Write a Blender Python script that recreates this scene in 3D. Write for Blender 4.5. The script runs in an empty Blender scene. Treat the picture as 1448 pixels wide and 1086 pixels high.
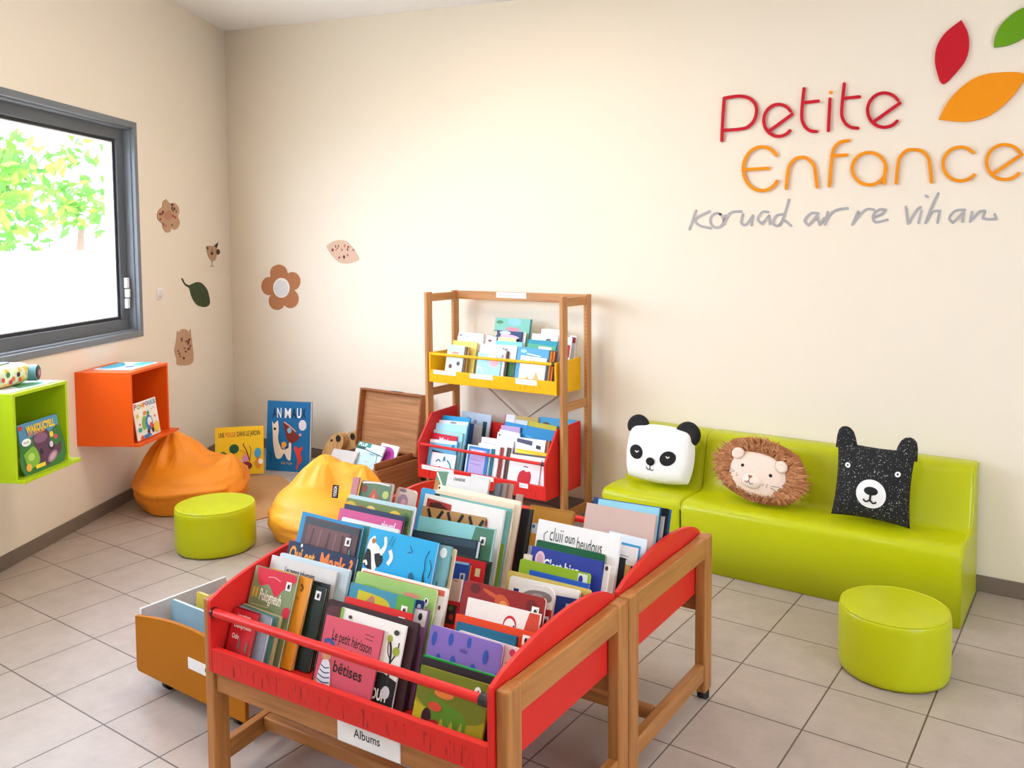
import bpy, math, random
import numpy as np
from mathutils import Vector, Matrix, noise
random.seed(7)
SC = bpy.context.scene
COL = SC.collection
PI = math.pi

# ------------------------------------------------------------------ camera
YAW, PITCH, ROLL, FPX, CYP, EYE = -0.6152, 0.06108, -0.00784, 1209.04, 420.11, 1.65
def cam_axes():
    cy, sy = math.cos(YAW), math.sin(YAW)
    f = np.array([sy, cy, 0.]); r = np.array([cy, -sy, 0.]); u = np.array([0, 0, 1.])
    cp, sp = math.cos(PITCH), math.sin(PITCH)
    f2 = f*cp-u*sp; u2 = u*cp+f*sp
    cr, sr = math.cos(ROLL), math.sin(ROLL)
    return r*cr+u2*sr, u2*cr-r*sr, f2
AX_R, AX_U, AX_F = cam_axes()
cam = bpy.data.objects.new('camera', bpy.data.cameras.new('camera'))
COL.objects.link(cam)
m = Matrix.Identity(4)
for i in range(3):
    m[i][0], m[i][1], m[i][2] = AX_R[i], AX_U[i], -AX_F[i]
m[2][3] = EYE
cam.matrix_world = m
cam.data.sensor_width = 36; cam.data.lens = FPX/1448*36
cam.data.shift_y = (CYP-543)/1448
cam.data.clip_start = 0.05
SC.camera = cam
C0 = np.array([0, 0, EYE])
def on(px, py, nrm, v):
    """point of the plane nrm.P = v that the photograph shows at (px, py)"""
    d = AX_R*(px-724)/FPX - AX_U*(py-CYP)/FPX + AX_F
    nrm = np.array(nrm, float)
    return C0 + d*((v-C0@nrm)/(d@nrm))
# ------------------------------------------------------------------ room frame
YB = 4.495                                   # back wall
LA = -0.52008; XL = -3.02527                 # left wall
LN = np.array([math.cos(LA), -math.sin(LA), 0]); LD = np.array([math.sin(LA), math.cos(LA), 0])
def LW(s, d, z):                             # along the left wall, out of it into the room, up
    p = LN*(XL+d)+LD*s
    return (p[0], p[1], z)
def ceil_z(x, y):
    return 3.425-0.095*(x*LN[0]+y*LN[1]-XL)
# ------------------------------------------------------------------ materials
def lin(h):
    h = h.lstrip('#'); o = []
    for i in (0, 2, 4):
        c = int(h[i:i+2], 16)/255
        o.append(c/12.92 if c <= .04045 else ((c+.055)/1.055)**2.4)
    return (*o, 1)
_M = {}
def _new(name):
    mt = bpy.data.materials.new(name); mt.use_nodes = True
    return mt, mt.node_tree, mt.node_tree.nodes['Principled BSDF']
def sc(c, k): return tuple(min(1, x*k) for x in c[:3])+(1,)
def M(hexc, rough=.5, var=.06, scale=30, bump=0, coat=0, spec=.5):
    key = ('p', hexc, rough, var, scale, bump, coat, spec)
    if key in _M: return _M[key]
    mt, nt, b = _new('paint_'+hexc.strip('#'))
    c = lin(hexc)
    tc = nt.nodes.new('ShaderNodeTexCoord'); nz = nt.nodes.new('ShaderNodeTexNoise')
    nz.inputs['Scale'].default_value = scale; nz.inputs['Detail'].default_value = 3
    nt.links.new(tc.outputs['Object'], nz.inputs['Vector'])
    mx = nt.nodes.new('ShaderNodeMix'); mx.data_type = 'RGBA'
    mx.inputs['A'].default_value = sc(c, 1-var); mx.inputs['B'].default_value = sc(c, 1+var)
    nt.links.new(nz.outputs['Fac'], mx.inputs['Factor']); nt.links.new(mx.outputs['Result'], b.inputs['Base Color'])
    b.inputs['Roughness'].default_value = rough
    b.inputs['Specular IOR Level'].default_value = spec
    if coat: b.inputs['Coat Weight'].default_value = coat; b.inputs['Coat Roughness'].default_value = .12
    if bump:
        bp = nt.nodes.new('ShaderNodeBump'); bp.inputs['Strength'].default_value = bump; bp.inputs['Distance'].default_value = .004
        nt.links.new(nz.outputs['Fac'], bp.inputs['Height']); nt.links.new(bp.outputs['Normal'], b.inputs['Normal'])
    _M[key] = mt
    return mt
def WOOD(hexc, axis='z', rough=.42, hole=False):
    key = ('w', hexc, axis, rough, hole)
    if key in _M: return _M[key]
    mt, nt, b = _new('wood_'+axis+'_'+hexc.strip('#'))
    c = lin(hexc)
    tc = nt.nodes.new('ShaderNodeTexCoord'); mp = nt.nodes.new('ShaderNodeMapping')
    mp.inputs['Scale'].default_value = {'x': (3, 55, 55), 'y': (55, 3, 55), 'z': (55, 55, 3)}[axis]
    nz = nt.nodes.new('ShaderNodeTexNoise'); nz.inputs['Scale'].default_value = 1; nz.inputs['Detail'].default_value = 5
    nt.links.new(tc.outputs['Object'], mp.inputs['Vector']); nt.links.new(mp.outputs['Vector'], nz.inputs['Vector'])
    r = nt.nodes.new('ShaderNodeValToRGB')
    r.color_ramp.elements[0].position = .3; r.color_ramp.elements[0].color = (c[0]*.74, c[1]*.68, c[2]*.6, 1)
    r.color_ramp.elements[1].position = .68; r.color_ramp.elements[1].color = sc(c, 1.1)
    nt.links.new(nz.outputs['Fac'], r.inputs['Fac']); nt.links.new(r.outputs['Color'], b.inputs['Base Color'])
    b.inputs['Roughness'].default_value = rough; b.inputs['Specular IOR Level'].default_value = .4
    _M[key] = mt
    return mt
def FLECK(base, fleck, scale, thr, rough=.8, name='fleck'):
    key = ('f', base, fleck, scale, thr)
    if key in _M: return _M[key]
    mt, nt, b = _new(name)
    tc = nt.nodes.new('ShaderNodeTexCoord'); nz = nt.nodes.new('ShaderNodeTexNoise')
    nz.inputs['Scale'].default_value = scale; nz.inputs['Detail'].default_value = 2
    nt.links.new(tc.outputs['Object'], nz.inputs['Vector'])
    r = nt.nodes.new('ShaderNodeValToRGB'); r.color_ramp.elements[0].position = thr; r.color_ramp.elements[0].color = lin(base)
    r.color_ramp.elements[1].position = thr+.05; r.color_ramp.elements[1].color = lin(fleck)
    nt.links.new(nz.outputs['Fac'], r.inputs['Fac']); nt.links.new(r.outputs['Color'], b.inputs['Base Color'])
    b.inputs['Roughness'].default_value = rough
    _M[key] = mt
    return mt
# ------------------------------------------------------------------ mesh builder
class MB:
    def __init__(s, tf=None): s.v = []; s.f = []; s.mi = []; s.mats = []; s.tf = tf; s.sm = []
    def mat(s, mt):
        if mt not in s.mats: s.mats.append(mt)
        return s.mats.index(mt)
    def add(s, vs, fs, mt, smooth=False):
        o = len(s.v); k = s.mat(mt)
        for p in vs:
            s.v.append(tuple(s.tf(*p)) if s.tf else tuple(p))
        for f in fs: s.f.append([i+o for i in f]); s.mi.append(k); s.sm.append(smooth)
        return s
    def box(s, x0, x1, y0, y1, z0, z1, mt):
        return s.add([(x0, y0, z0), (x1, y0, z0), (x1, y1, z0), (x0, y1, z0), (x0, y0, z1), (x1, y0, z1), (x1, y1, z1), (x0, y1, z1)],
              [(0, 3, 2, 1), (4, 5, 6, 7), (0, 1, 5, 4), (1, 2, 6, 5), (2, 3, 7, 6), (3, 0, 4, 7)], mt)
    def prism(s, pts, a, b, mt, smooth=False):
        """pts: closed outline; a(p), b(p) map it to its front and back"""
        n = len(pts); A = [a(p) for p in pts]; B = [b(p) for p in pts]
        s.add(A+B, [list(range(n)), list(range(2*n-1, n-1, -1))], mt)
        s.add(A+B, [(i, i+n, (i+1) % n+n, (i+1) % n) for i in range(n)], mt, smooth)
        return s
    def tube(s, pts, r, mt, n=12, cap=True):
        pts = [Vector(p) for p in pts]; rs = r if isinstance(r, (list, tuple)) else [r]*len(pts)
        vs = []
        for i, p in enumerate(pts):
            d = (pts[min(i+1, len(pts)-1)]-pts[max(i-1, 0)]).normalized()
            u = d.orthogonal().normalized() if i == 0 else (u-d*u.dot(d)).normalized()
            w = d.cross(u)
            for k in range(n):
                t = 2*PI*k/n
                vs.append(tuple(p+(u*math.cos(t)+w*math.sin(t))*rs[i]))
        fs = [(i*n+k, i*n+(k+1) % n, (i+1)*n+(k+1) % n, (i+1)*n+k) for i in range(len(pts)-1) for k in range(n)]
        s.add(vs, fs, mt, True)
        if cap:
            e = len(pts)-1
            s.add(vs[:n]+vs[e*n:], [list(range(n-1, -1, -1)), list(range(n, 2*n))], mt)
        return s
    def build(s, name, parent=None, bevel=0, seg=2, inv=None, subd=0):
        me = bpy.data.meshes.new(name); vs = s.v
        if inv is not None: vs = [tuple(inv @ Vector(p)) for p in vs]
        me.from_pydata(vs, [], s.f)
        for mt in s.mats: me.materials.append(mt)
        for p, k, sm in zip(me.polygons, s.mi, s.sm): p.material_index = k; p.use_smooth = sm
        me.update()
        o = bpy.data.objects.new(name, me); COL.objects.link(o)
        if parent is not None: o.parent = parent
        if bevel:
            bm = o.modifiers.new('edge', 'BEVEL'); bm.width = bevel; bm.segments = seg; bm.limit_method = 'ANGLE'; bm.angle_limit = .6
        if subd:
            sb = o.modifiers.new('smooth', 'SUBSURF'); sb.levels = subd; sb.render_levels = subd
        return o
def tag(o, label, cat, group=None):
    o['label'] = label; o['category'] = cat
    if group: o['group'] = group
    return o
def empty(name, loc, label=None, cat=None, group=None):
    o = bpy.data.objects.new(name, None); COL.objects.link(o); o.location = loc; o.empty_display_size = .05
    if label: tag(o, label, cat, group)
    return o
def part(mb, name, root, **k):
    """child mesh given in world coordinates under an unrotated root"""
    return mb.build(name, root, inv=Matrix.Translation(-Vector(root.location)), **k)
def struct(o): o['kind'] = 'structure'; return o
# ------------------------------------------------------------------ flat printed art
_T = {}
def text_geo(body, bold):
    k = (body, bold)
    if k not in _T:
        cu = bpy.data.curves.new('lettering', 'FONT'); cu.body = body; cu.offset = bold; cu.resolution_u = 3
        ob = bpy.data.objects.new('lettering', cu); COL.objects.link(ob)
        bpy.context.view_layer.update()
        me = bpy.data.meshes.new_from_object(ob.evaluated_get(bpy.context.evaluated_depsgraph_get()))
        vs = [(v.co.x, v.co.y) for v in me.vertices]; fs = [tuple(p.vertices) for p in me.polygons]
        bpy.data.objects.remove(ob); bpy.data.curves.remove(cu); bpy.data.meshes.remove(me)
        x0 = min(v[0] for v in vs); x1 = max(v[0] for v in vs); y1 = max(v[1] for v in vs)
        _T[k] = ([((x-x0)/(x1-x0), y/max(y1, .01)) for x, y in vs], fs)
    return _T[k]
def smooth_line(pts, n=5):
    if len(pts) < 3: return list(pts)
    P = [pts[0]]+list(pts)+[pts[-1]]; out = []
    for i in range(1, len(P)-2):
        a, b, c, d = (np.array(P[j], float) for j in (i-1, i, i+1, i+2))
        for k in range(n):
            t = k/n
            out.append(tuple(.5*((2*b)+(c-a)*t+(2*a-5*b+4*c-d)*t*t+(3*b-a-3*c+d)*t**3)))
    return out+[tuple(pts[-1])]
def ribbon(pts, w):
    """outline of a stroke of width w along pts, round ended, as one polygon"""
    pts = [np.array(p, float) for p in pts]
    pts = [p for i, p in enumerate(pts) if i == 0 or np.linalg.norm(p-pts[i-1]) > 1e-7]
    L = []; R = []
    for i, p in enumerate(pts):
        d = pts[min(i+1, len(pts)-1)]-pts[max(i-1, 0)]; d = d/(np.linalg.norm(d)+1e-12); q = np.array([-d[1], d[0]])
        if i == 0: d0 = d
        L.append(p+q*w/2); R.append(p-q*w/2)
    de = pts[-1]-pts[-2]; de = de/np.linalg.norm(de)
    def capp(c, d, s):
        q = np.array([-d[1], d[0]])
        return [c+q*w/2*math.cos(t)+d*w/2*math.sin(t) for t in [PI*k/6 for k in range(1, 6)]]
    return L, R, capp(pts[-1], de, 1), capp(pts[0], -d0, 1)
def art(shapes, P, mb=None, step=.00025, base=.0004):
    """shapes on a surface; P(x, y, h) gives the point at height h over it"""
    mb = mb or MB()
    for k, s in enumerate(shapes):
        h = base+k*step; t = s[0]; mt = s[1] if not isinstance(s[1], str) else M(s[1], .5, .04, spec=.3)
        if t == 'p':
            mb.add([P(x, y, h) for x, y in s[2]], [list(range(len(s[2])))], mt)
        elif t == 'c':
            q = smooth_line(list(s[2])+[s[2][0]], 4)[:-1]
            mb.add([P(x, y, h) for x, y in q], [list(range(len(q)))], mt)
        elif t == 'e':
            cx, cy, rx, ry = s[2:6]; a = s[6] if len(s) > 6 else 0; n = 20
            q = [(cx+rx*math.cos(i*2*PI/n)*math.cos(a)-ry*math.sin(i*2*PI/n)*math.sin(a), cy+rx*math.cos(i*2*PI/n)*math.sin(a)+ry*math.sin(i*2*PI/n)*math.cos(a)) for i in range(n)]
            mb.add([P(x, y, h) for x, y in q], [list(range(n))], mt)
        elif t == 'r':
            x0, y0, x1, y1 = s[2:6]
            mb.add([P(x0, y0, h), P(x1, y0, h), P(x1, y1, h), P(x0, y1, h)], [(0, 1, 2, 3)], mt)
        elif t == 's':
            L, R, ce, c0 = ribbon(smooth_line(s[3], 4) if len(s) < 5 else s[3], s[2])
            n = len(L)
            mb.add([P(*q, h) for q in L+R], [(i, i+1, i+1+n, i+n) for i in range(n-1)], mt)
        elif t == 't':
            body, x, y, w, hh = s[2:7]; bold = s[7] if len(s) > 7 else .0; sl = s[8] if len(s) > 8 else 0
            vs, fs = text_geo(body, bold)
            mb.add([P(x+vx*w, y-vy*hh+sl*vx*w, h) for vx, vy in vs], fs, mt)
    return mb
# ------------------------------------------------------------------ shell
def wall_mat(name, hexc):
    mt, nt, b = _new(name)
    tc = nt.nodes.new('ShaderNodeTexCoord'); nz = nt.nodes.new('ShaderNodeTexNoise'); nz.inputs['Scale'].default_value = 160
    nz.inputs['Detail'].default_value = 2
    nt.links.new(tc.outputs['Object'], nz.inputs['Vector'])
    bp = nt.nodes.new('ShaderNodeBump'); bp.inputs['Strength'].default_value = .04; bp.inputs['Distance'].default_value = .002
    nt.links.new(nz.outputs['Fac'], bp.inputs['Height']); nt.links.new(bp.outputs['Normal'], b.inputs['Normal'])
    b.inputs['Base Color'].default_value = lin(hexc); b.inputs['Roughness'].default_value = .75; b.inputs['Specular IOR Level'].default_value = .25
    return mt
WALL = wall_mat('wall_paint', '#f1e4d0')
CEIL = wall_mat('ceiling_paint', '#fbfaf8')
XR, YF = 2.2, -2.3
def left_xy(y): return (XL+y*math.sin(LA))/math.cos(LA)   # x of the left wall at depth y
# left wall with two window openings (s along wall)
W1 = (2.75, 5.452, 1.075, 2.46); W2 = (1.35, 2.5, 1.0, 2.46)
s_back = (YB-LN[1]*XL)/LD[1]; s_front = (YF-LN[1]*XL)/LD[1]
def zc(s): x, y, _ = LW(s, 0, 0); return ceil_z(x, y)
mb = MB(lambda s, d, z: LW(s, d, z))
def lw_rect(s0, s1, z0, z1):
    mb.box(s0, s1, -.22, 0, z0, z1, WALL)
H = 3.425
lw_rect(s_front-.3, W2[0], 0, H); lw_rect(W2[0], W2[1], 0, W2[2]); lw_rect(W2[0], W2[1], W2[3], H)
lw_rect(W2[1], W1[0], 0, H); lw_rect(W1[0], W1[1], 0, W1[2]); lw_rect(W1[0], W1[1], W1[3], H); lw_rect(W1[1], s_back+.12, 0, H)
struct(mb.build('wall_left'))
mb = MB(); xa = left_xy(YB)-.3
mb.prism([(xa, 0), (XR+.2, 0), (XR+.2, ceil_z(XR+.2, YB)+.02), (xa, ceil_z(xa, YB)+.02)], lambda p: (p[0], YB, p[1]), lambda p: (p[0], YB+.2, p[1]), WALL)
struct(mb.build('wall_back'))
W3 = (.2, 2.6, .95, 2.35)
def RW(s, d, z): return (XR-d, s, z)         # the right wall, same convention as LW
mb = MB()
for y0, y1, z0, z1 in ((YF-.2, W3[0], 0, 3.2), (W3[0], W3[1], 0, W3[2]), (W3[0], W3[1], W3[3], 3.2), (W3[1], YB+.2, 0, 3.2)): mb.box(XR, XR+.2, y0, y1, z0, z1, WALL)
struct(mb.build('wall_right'))
mb = MB(); mb.box(left_xy(YF)-.5, XR+.2, YF-.2, YF, 0, 3.4, WALL); struct(mb.build('wall_front'))
poly = [(xa-.3, YB+.2), (XR+.2, YB+.2), (XR+.2, YF-.2), (left_xy(YF-.2)-.3, YF-.2)]
mb = MB(); mb.prism(poly, lambda p: (p[0], p[1], ceil_z(*p)), lambda p: (p[0], p[1], ceil_z(*p)+.15), CEIL); struct(mb.build('ceiling'))
# tiled floor: a grid of 33 cm tiles laid square to the back wall
def floor_mat():
    mt, nt, b = _new('floor_tiles')
    tc = nt.nodes.new('ShaderNodeTexCoord'); mp = nt.nodes.new('ShaderNodeMapping'); T = .33299
    mp.inputs['Location'].default_value = (3.82188/T, -1.52008/T, 0); mp.inputs['Scale'].default_value = (1/T, 1/T, 1)
    nt.links.new(tc.outputs['Object'], mp.inputs['Vector'])
    br = nt.nodes.new('ShaderNodeTexBrick'); br.offset = 0; br.squash = 1
    br.inputs['Scale'].default_value = 1; br.inputs['Brick Width'].default_value = 1; br.inputs['Row Height'].default_value = 1
    br.inputs['Mortar Size'].default_value = .009; br.inputs['Mortar Smooth'].default_value = .15; br.inputs['Bias'].default_value = 0
    br.inputs['Color1'].default_value = lin('#b3a499'); br.inputs['Color2'].default_value = lin('#baaba0'); br.inputs['Mortar'].default_value = lin('#5d5048')
    nt.links.new(mp.outputs['Vector'], br.inputs['Vector'])
    nz = nt.nodes.new('ShaderNodeTexNoise'); nz.inputs['Scale'].default_value = 9; nz.inputs['Detail'].default_value = 8; nz.inputs['Roughness'].default_value = .7
    nt.links.new(tc.outputs['Object'], nz.inputs['Vector'])
    mx = nt.nodes.new('ShaderNodeMix'); mx.data_type = 'RGBA'; mx.blend_type = 'MULTIPLY'; mx.inputs['Factor'].default_value = .35
    rp = nt.nodes.new('ShaderNodeValToRGB'); rp.color_ramp.elements[0].position = .35; rp.color_ramp.elements[0].color = (.6, .58, .56, 1)
    rp.color_ramp.elements[1].position = .65
    nt.links.new(nz.outputs['Fac'], rp.inputs['Fac'])
    nt.links.new(br.outputs['Color'], mx.inputs['A']); nt.links.new(rp.outputs['Color'], mx.inputs['B'])
    nt.links.new(mx.outputs['Result'], b.inputs['Base Color'])
    b.inputs['Roughness'].default_value = .42; b.inputs['Specular IOR Level'].default_value = .5
    bp = nt.nodes.new('ShaderNodeBump'); bp.invert = True; bp.inputs['Strength'].default_value = .5; bp.inputs['Distance'].default_value = .003
    nt.links.new(br.outputs['Fac'], bp.inputs['Height']); nt.links.new(bp.outputs['Normal'], b.inputs['Normal'])
    return mt
mb = MB(); mb.prism(poly, lambda p: (p[0], p[1], 0), lambda p: (p[0], p[1], -.12), floor_mat()); struct(mb.build('floor'))
SKIRT = M('#7b6c60', .4, .1, 12)
mb = MB(lambda s, d, z: LW(s, d, z)); mb.box(s_front, s_back+.003, .0005, .011, .0005, .078, SKIRT); struct(mb.build('baseboard_left', bevel=.002))
mb = MB(); mb.box(left_xy(YB), XR, YB-.011, YB-.0005, .0005, .078, SKIRT); struct(mb.build('baseboard_back', bevel=.002))
mb = MB(); mb.box(XR-.011, XR-.0005, YF, YB-.012, .0005, .078, SKIRT); struct(mb.build('baseboard_right'))
# ------------------------------------------------------------------ windows
ALU = M('#74797f', .38, .03, 40); ALUD = M('#5b6066', .38, .03, 40); GASK = M('#1d1f22', .6); BEAD = M('#e8ecf2', .4)
def glass():
    mt = bpy.data.materials.new('window_glass'); mt.use_nodes = True; nt = mt.node_tree; nt.nodes.clear()
    o = nt.nodes.new('ShaderNodeOutputMaterial'); t = nt.nodes.new('ShaderNodeBsdfTransparent'); g = nt.nodes.new('ShaderNodeBsdfGlossy')
    g.inputs['Roughness'].default_value = .02; mx = nt.nodes.new('ShaderNodeMixShader'); mx.inputs[0].default_value = .05
    t.inputs['Color'].default_value = (.97, .985, .98, 1)
    nt.links.new(t.outputs[0], mx.inputs[1]); nt.links.new(g.outputs[0], mx.inputs[2]); nt.links.new(mx.outputs[0], o.inputs[0])
    return mt
GLASS = glass()
def window(name, s0, s1, z0, z1, handle, LW=LW):
    fw = .035
    o = MB(lambda s, d, z: LW(s, d, z))
    def ring(a0, a1, b0, b1, w, d0, d1, mt, mbx, hor=None):
        h = hor or w
        mbx.box(a0, a1, d0, d1, b1-h, b1, mt); mbx.box(a0, a1, d0, d1, b0, b0+h, mt)
        mbx.box(a0, a0+w, d0, d1, b0+h, b1-h, mt); mbx.box(a1-w, a1, d0, d1, b0+h, b1-h, mt)
    ring(s0-.018, s1+.018, z0-.018, z1+.018, .04, -.06, .012, ALU, o)
    ring(s0+.012, s1-.012, z0+.012, z1-.012, .022, -.075, -.012, ALU, o)
    root = struct(o.build(name, bevel=.003))
    f = MB(lambda s, d, z: LW(s, d, z))
    ring(s0+.02, s1-.02, z0+.02, z1-.02, .1, -.105, -.058, ALUD, f, .085)
    f.build('sash', root, bevel=.004)
    g = MB(lambda s, d, z: LW(s, d, z)); ring(s0+.119, s1-.119, z0+.104, z1-.104, .02, -.1, -.07, GASK, g)
    ring(s0+.139, s1-.139, z0+.124, z1-.124, .008, -.1, -.075, BEAD, g); g.build('glazing_bead', root)
    p = MB(lambda s, d, z: LW(s, d, z)); p.box(s0+.14, s1-.14, -.092, -.086, z0+.125, z1-.125, GLASS); p.build('pane', root)
    if handle:
        h = MB(lambda s, d, z: LW(s, d, z)); wt = M('#eef0f2', .35)
        sc0 = s1-.072
        h.box(sc0-.017, sc0+.017, -.058, -.035, 1.385, 1.452, wt); h.box(sc0-.013, sc0+.013, -.058, -.028, 1.322, 1.378, wt); h.box(sc0-.017, sc0+.017, -.058, -.035, 1.25, 1.315, wt)
        h.build('handle', root, bevel=.004)
    return root
window('window_1', *W1, True); window('window_2', *W2, False); window('window_3', *W3, False, RW)
# ------------------------------------------------------------------ outside
PALE = M('#e9e6e0', .9, .04, 2); GRAV = M('#d8d2c6', .9, .1, 3)
mb = MB(lambda s, d, z: LW(s, d, z)); mb.box(-8, 20, -16, -.24, -.3, -.12, GRAV); struct(mb.build('ground_outside'))
t = empty('garden_wall', LW(7, -3.3, -.12), 'white rendered garden wall with pale panel fence outside the window', 'wall')
mb = MB(lambda s, d, z: LW(s, d, z)); mb.box(-6, 20, -3.4, -3.25, -.12, 1.0, PALE); part(mb, 'wall_base', t)
mb = MB(lambda s, d, z: LW(s, d, z))
for k in range(64): mb.box(-6+k*.4, -6+k*.4+.33, -3.36, -3.32, 1.02, 1.62, PALE)
mb.box(-6, 20, -3.34, -3.31, 1.3, 1.36, PALE)
part(mb, 'fence_panel', t)
def leafmat(h):
    mt, nt, b = _new('leaf_'+h.strip('#')); b.inputs['Base Color'].default_value = lin(h); b.inputs['Roughness'].default_value = .6
    tr = nt.nodes.new('ShaderNodeBsdfTranslucent'); tr.inputs['Color'].default_value = lin(h)
    mx = nt.nodes.new('ShaderNodeMixShader'); mx.inputs[0].default_value = .45
    out = nt.nodes['Material Output']
    nt.links.new(b.outputs[0], mx.inputs[1]); nt.links.new(tr.outputs[0], mx.inputs[2]); nt.links.new(mx.outputs[0], out.inputs[0])
    return mt
LEAF = [leafmat('#5b8f2a'), leafmat('#467a26'), leafmat('#7aa032')]
def tree(label, s, d, h, r, n, seed):
    rn = random.Random(seed); base = LW(s, d, -.12)
    root = empty('tree', base, label, 'tree', None)
    mb = MB(); mb.tube([base, (base[0]+.05, base[1], h*.5), (base[0], base[1]+.1, h*.8)], [.12, .09, .05], M('#6b5646', .9, .2)); part(mb, 'trunk', root)
    mb = MB()
    cl = [(Vector((rn.gauss(0, r*.5), rn.gauss(0, r*.5), rn.gauss(0, r*.42))), rn.uniform(.25, .5)*r) for _ in range(15)]
    for k in range(n):
        c, cr = rn.choice(cl)
        p = Vector(base)+Vector((0, 0, h))+c+Vector((rn.gauss(0, 1), rn.gauss(0, 1), rn.gauss(0, 1))).normalized()*cr*rn.random()**.4
        a = Vector((rn.gauss(0, 1), rn.gauss(0, 1), rn.gauss(0, 1))).normalized(); b = a.orthogonal().normalized()
        L = rn.uniform(.08, .15)
        mb.add([p-a*L, p+b*L*.42, p+a*L, p-b*L*.42], [(0, 1, 2, 3)], LEAF[rn.randrange(3)])
    part(mb, 'foliage', root)
tree('bright green leafy tree seen through the left part of the window', 10.0, -4.6, 2.5, 1.0, 640, 3)
tree('light green leafy tree behind the fence near the middle of the window', 13.6, -5.6, 2.5, .85, 330, 5)
# ------------------------------------------------------------------ light
def area(name, loc, direction, sx, sy, power, color, spread=PI):
    l = bpy.data.lights.new(name, 'AREA'); l.shape = 'RECTANGLE'; l.size = sx; l.size_y = sy; l.energy = power; l.color = color; l.spread = spread
    o = bpy.data.objects.new(name, l); COL.objects.link(o); o.location = loc
    o.rotation_euler = Vector(direction).to_track_quat('-Z', 'Z').to_euler()
    return o
INW = Vector((LN[0], LN[1], 0))
P_W2, P_W3, P_FILL = 12, 22, 22
area('daylight_window_2', LW(1.925, -.11, 1.78), INW, .8, 1.05, P_W2, (.75, .88, 1))
area('daylight_window_3', (XR+.11, 1.4, 1.65), (-1, 0, 0), 2.1, 1.1, P_W3, (1, .96, .9))
area('daylight_window_1', LW(4.1, -.13, 1.78), INW, 2.5, 1.2, 40, (.93, .97, 1)).data.cycles.is_portal = True
w = bpy.data.worlds.new('sky'); SC.world = w; w.use_nodes = True
bg = w.node_tree.nodes['Background']; bg.inputs['Color'].default_value = (.735, .848, 1.06, 1); bg.inputs['Strength'].default_value = 13.2
LAMPW = M('#f4f4f2', .5)
def lamp(x, y, label):  # flat ceiling lamp added out of view as fill light
    z = ceil_z(x, y)
    root = empty('fill_lamp', (x, y, z-.06), label, 'lamp', 'added fill lamps')
    mb = MB(lambda a, b, c: (x+a, y+b, ceil_z(x+a, y+b)-c)); mb.box(-.3, .3, -.3, .3, .001, .05, LAMPW); part(mb, 'housing', root, bevel=.006)
    e, nt, b = _new('fill_lamp_diffuser'); b.inputs['Base Color'].default_value = (.9, .9, .88, 1); b.inputs['Emission Color'].default_value = (1, .95, .87, 1); b.inputs['Emission Strength'].default_value = 3
    mb = MB(lambda a, b, c: (x+a, y+b, ceil_z(x+a, y+b)-c)); mb.box(-.27, .27, -.27, .27, .05, .056, e); part(mb, 'diffuser', root)
    o = area('fill_lamp_light', (x, y, z-.075), (0, 0, -1), .5, .5, P_FILL, (1, .85, .68)); o.parent = root; o.location = (0, 0, -.03)
lamp(-.9, 1.0, 'added square flat fill lamp over the middle of the room'); lamp(-2.9, 2.9, 'added square flat fill lamp in front of the back wall')
# ------------------------------------------------------------------ switch and wall stickers on the left wall
t = empty('wall_switch', LW(5.71, .0, 1.325), 'small white wall switch with round dial beside the window', 'switch')
mb = MB(lambda s, d, z: LW(s, d, z)); mb.box(5.672, 5.748, .0005, .01, 1.285, 1.37, M('#f2efe9', .35)); part(mb, 'plate', t, bevel=.003)
mb = MB(); mb.tube([LW(5.71, .01, 1.328), LW(5.71, .022, 1.328)], .024, M('#e6e2dc', .35), 20); part(mb, 'dial', t)
def wall_poly(outline_px, plane, side, thick=.003):
    """cut-out card traced on a wall, with real thickness"""
    nrm, v = plane
    return [on(px, py, nrm, v) for px, py in outline_px]
PL = (LN, XL+.001); PB = ((0, 1, 0), YB-.001)
def sticker(name, outline, plane, mt, label, cat, deco=(), th=.004):
    pts = wall_poly(smooth_line(list(outline)+[outline[0]], 4)[:-1] if len(outline) > 6 else outline, plane, 0)
    nv = np.array(LN) if plane is PL else np.array((0, -1, 0))
    c = sum(pts)/len(pts); root = None
    mb = MB(); mb.prism(pts, lambda p: tuple(p-c), lambda p: tuple(p-c+nv*th), mt)
    root = mb.build(name); root.location = c; tag(root, label, cat)
    if deco:
        v2 = plane[1]+(th if plane is PL else -th)
        def P(x, y, h):
            p = on(x, y, plane[0], v2+(h if plane is PL else -h)); return tuple(p-c)
        art(deco, P).build('printed_marks', root)
    return root
CARD = M('#c39a78', .8, .12, 60); CARDL = M('#d9b79c', .8, .1, 60)
def dots(rn, n, cx, cy, rx, ry, cols, r=(.9, 1.8)):
    o = []
    for _ in range(n):
        a = rn.uniform(0, 2*PI); q = rn.random()**.5
        o.append(('e', rn.choice(cols), cx+rx*q*math.cos(a), cy+ry*q*math.sin(a), rn.uniform(*r), rn.uniform(*r)*1.3))
    return o
def crop(x0, y0, k, pts): return [(x0+x*k, y0+y*k) for x, y in pts]
rn = random.Random(2)
k1 = 120/1086
sticker('flower_cutout', crop(210, 270, k1, [(222, 105), (270, 160), (330, 155), (380, 210), (385, 280), (372, 330), (395, 390), (380, 460), (335, 495), (285, 470), (275, 515), (235, 532), (190, 490), (172, 410), (120, 370), (108, 300), (130, 240), (170, 205), (180, 140)]), PL, CARD,
        'speckled brown paper flower on the left wall, highest of the cut-outs beside the window', 'wall decoration', dots(rn, 16, 238, 304, 12, 18, ['#5d2a22', '#7a3a26', '#3f2a20', '#a04a3a'])+[('e', '#b98368', 238.5, 305, 5, 7)])
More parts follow.
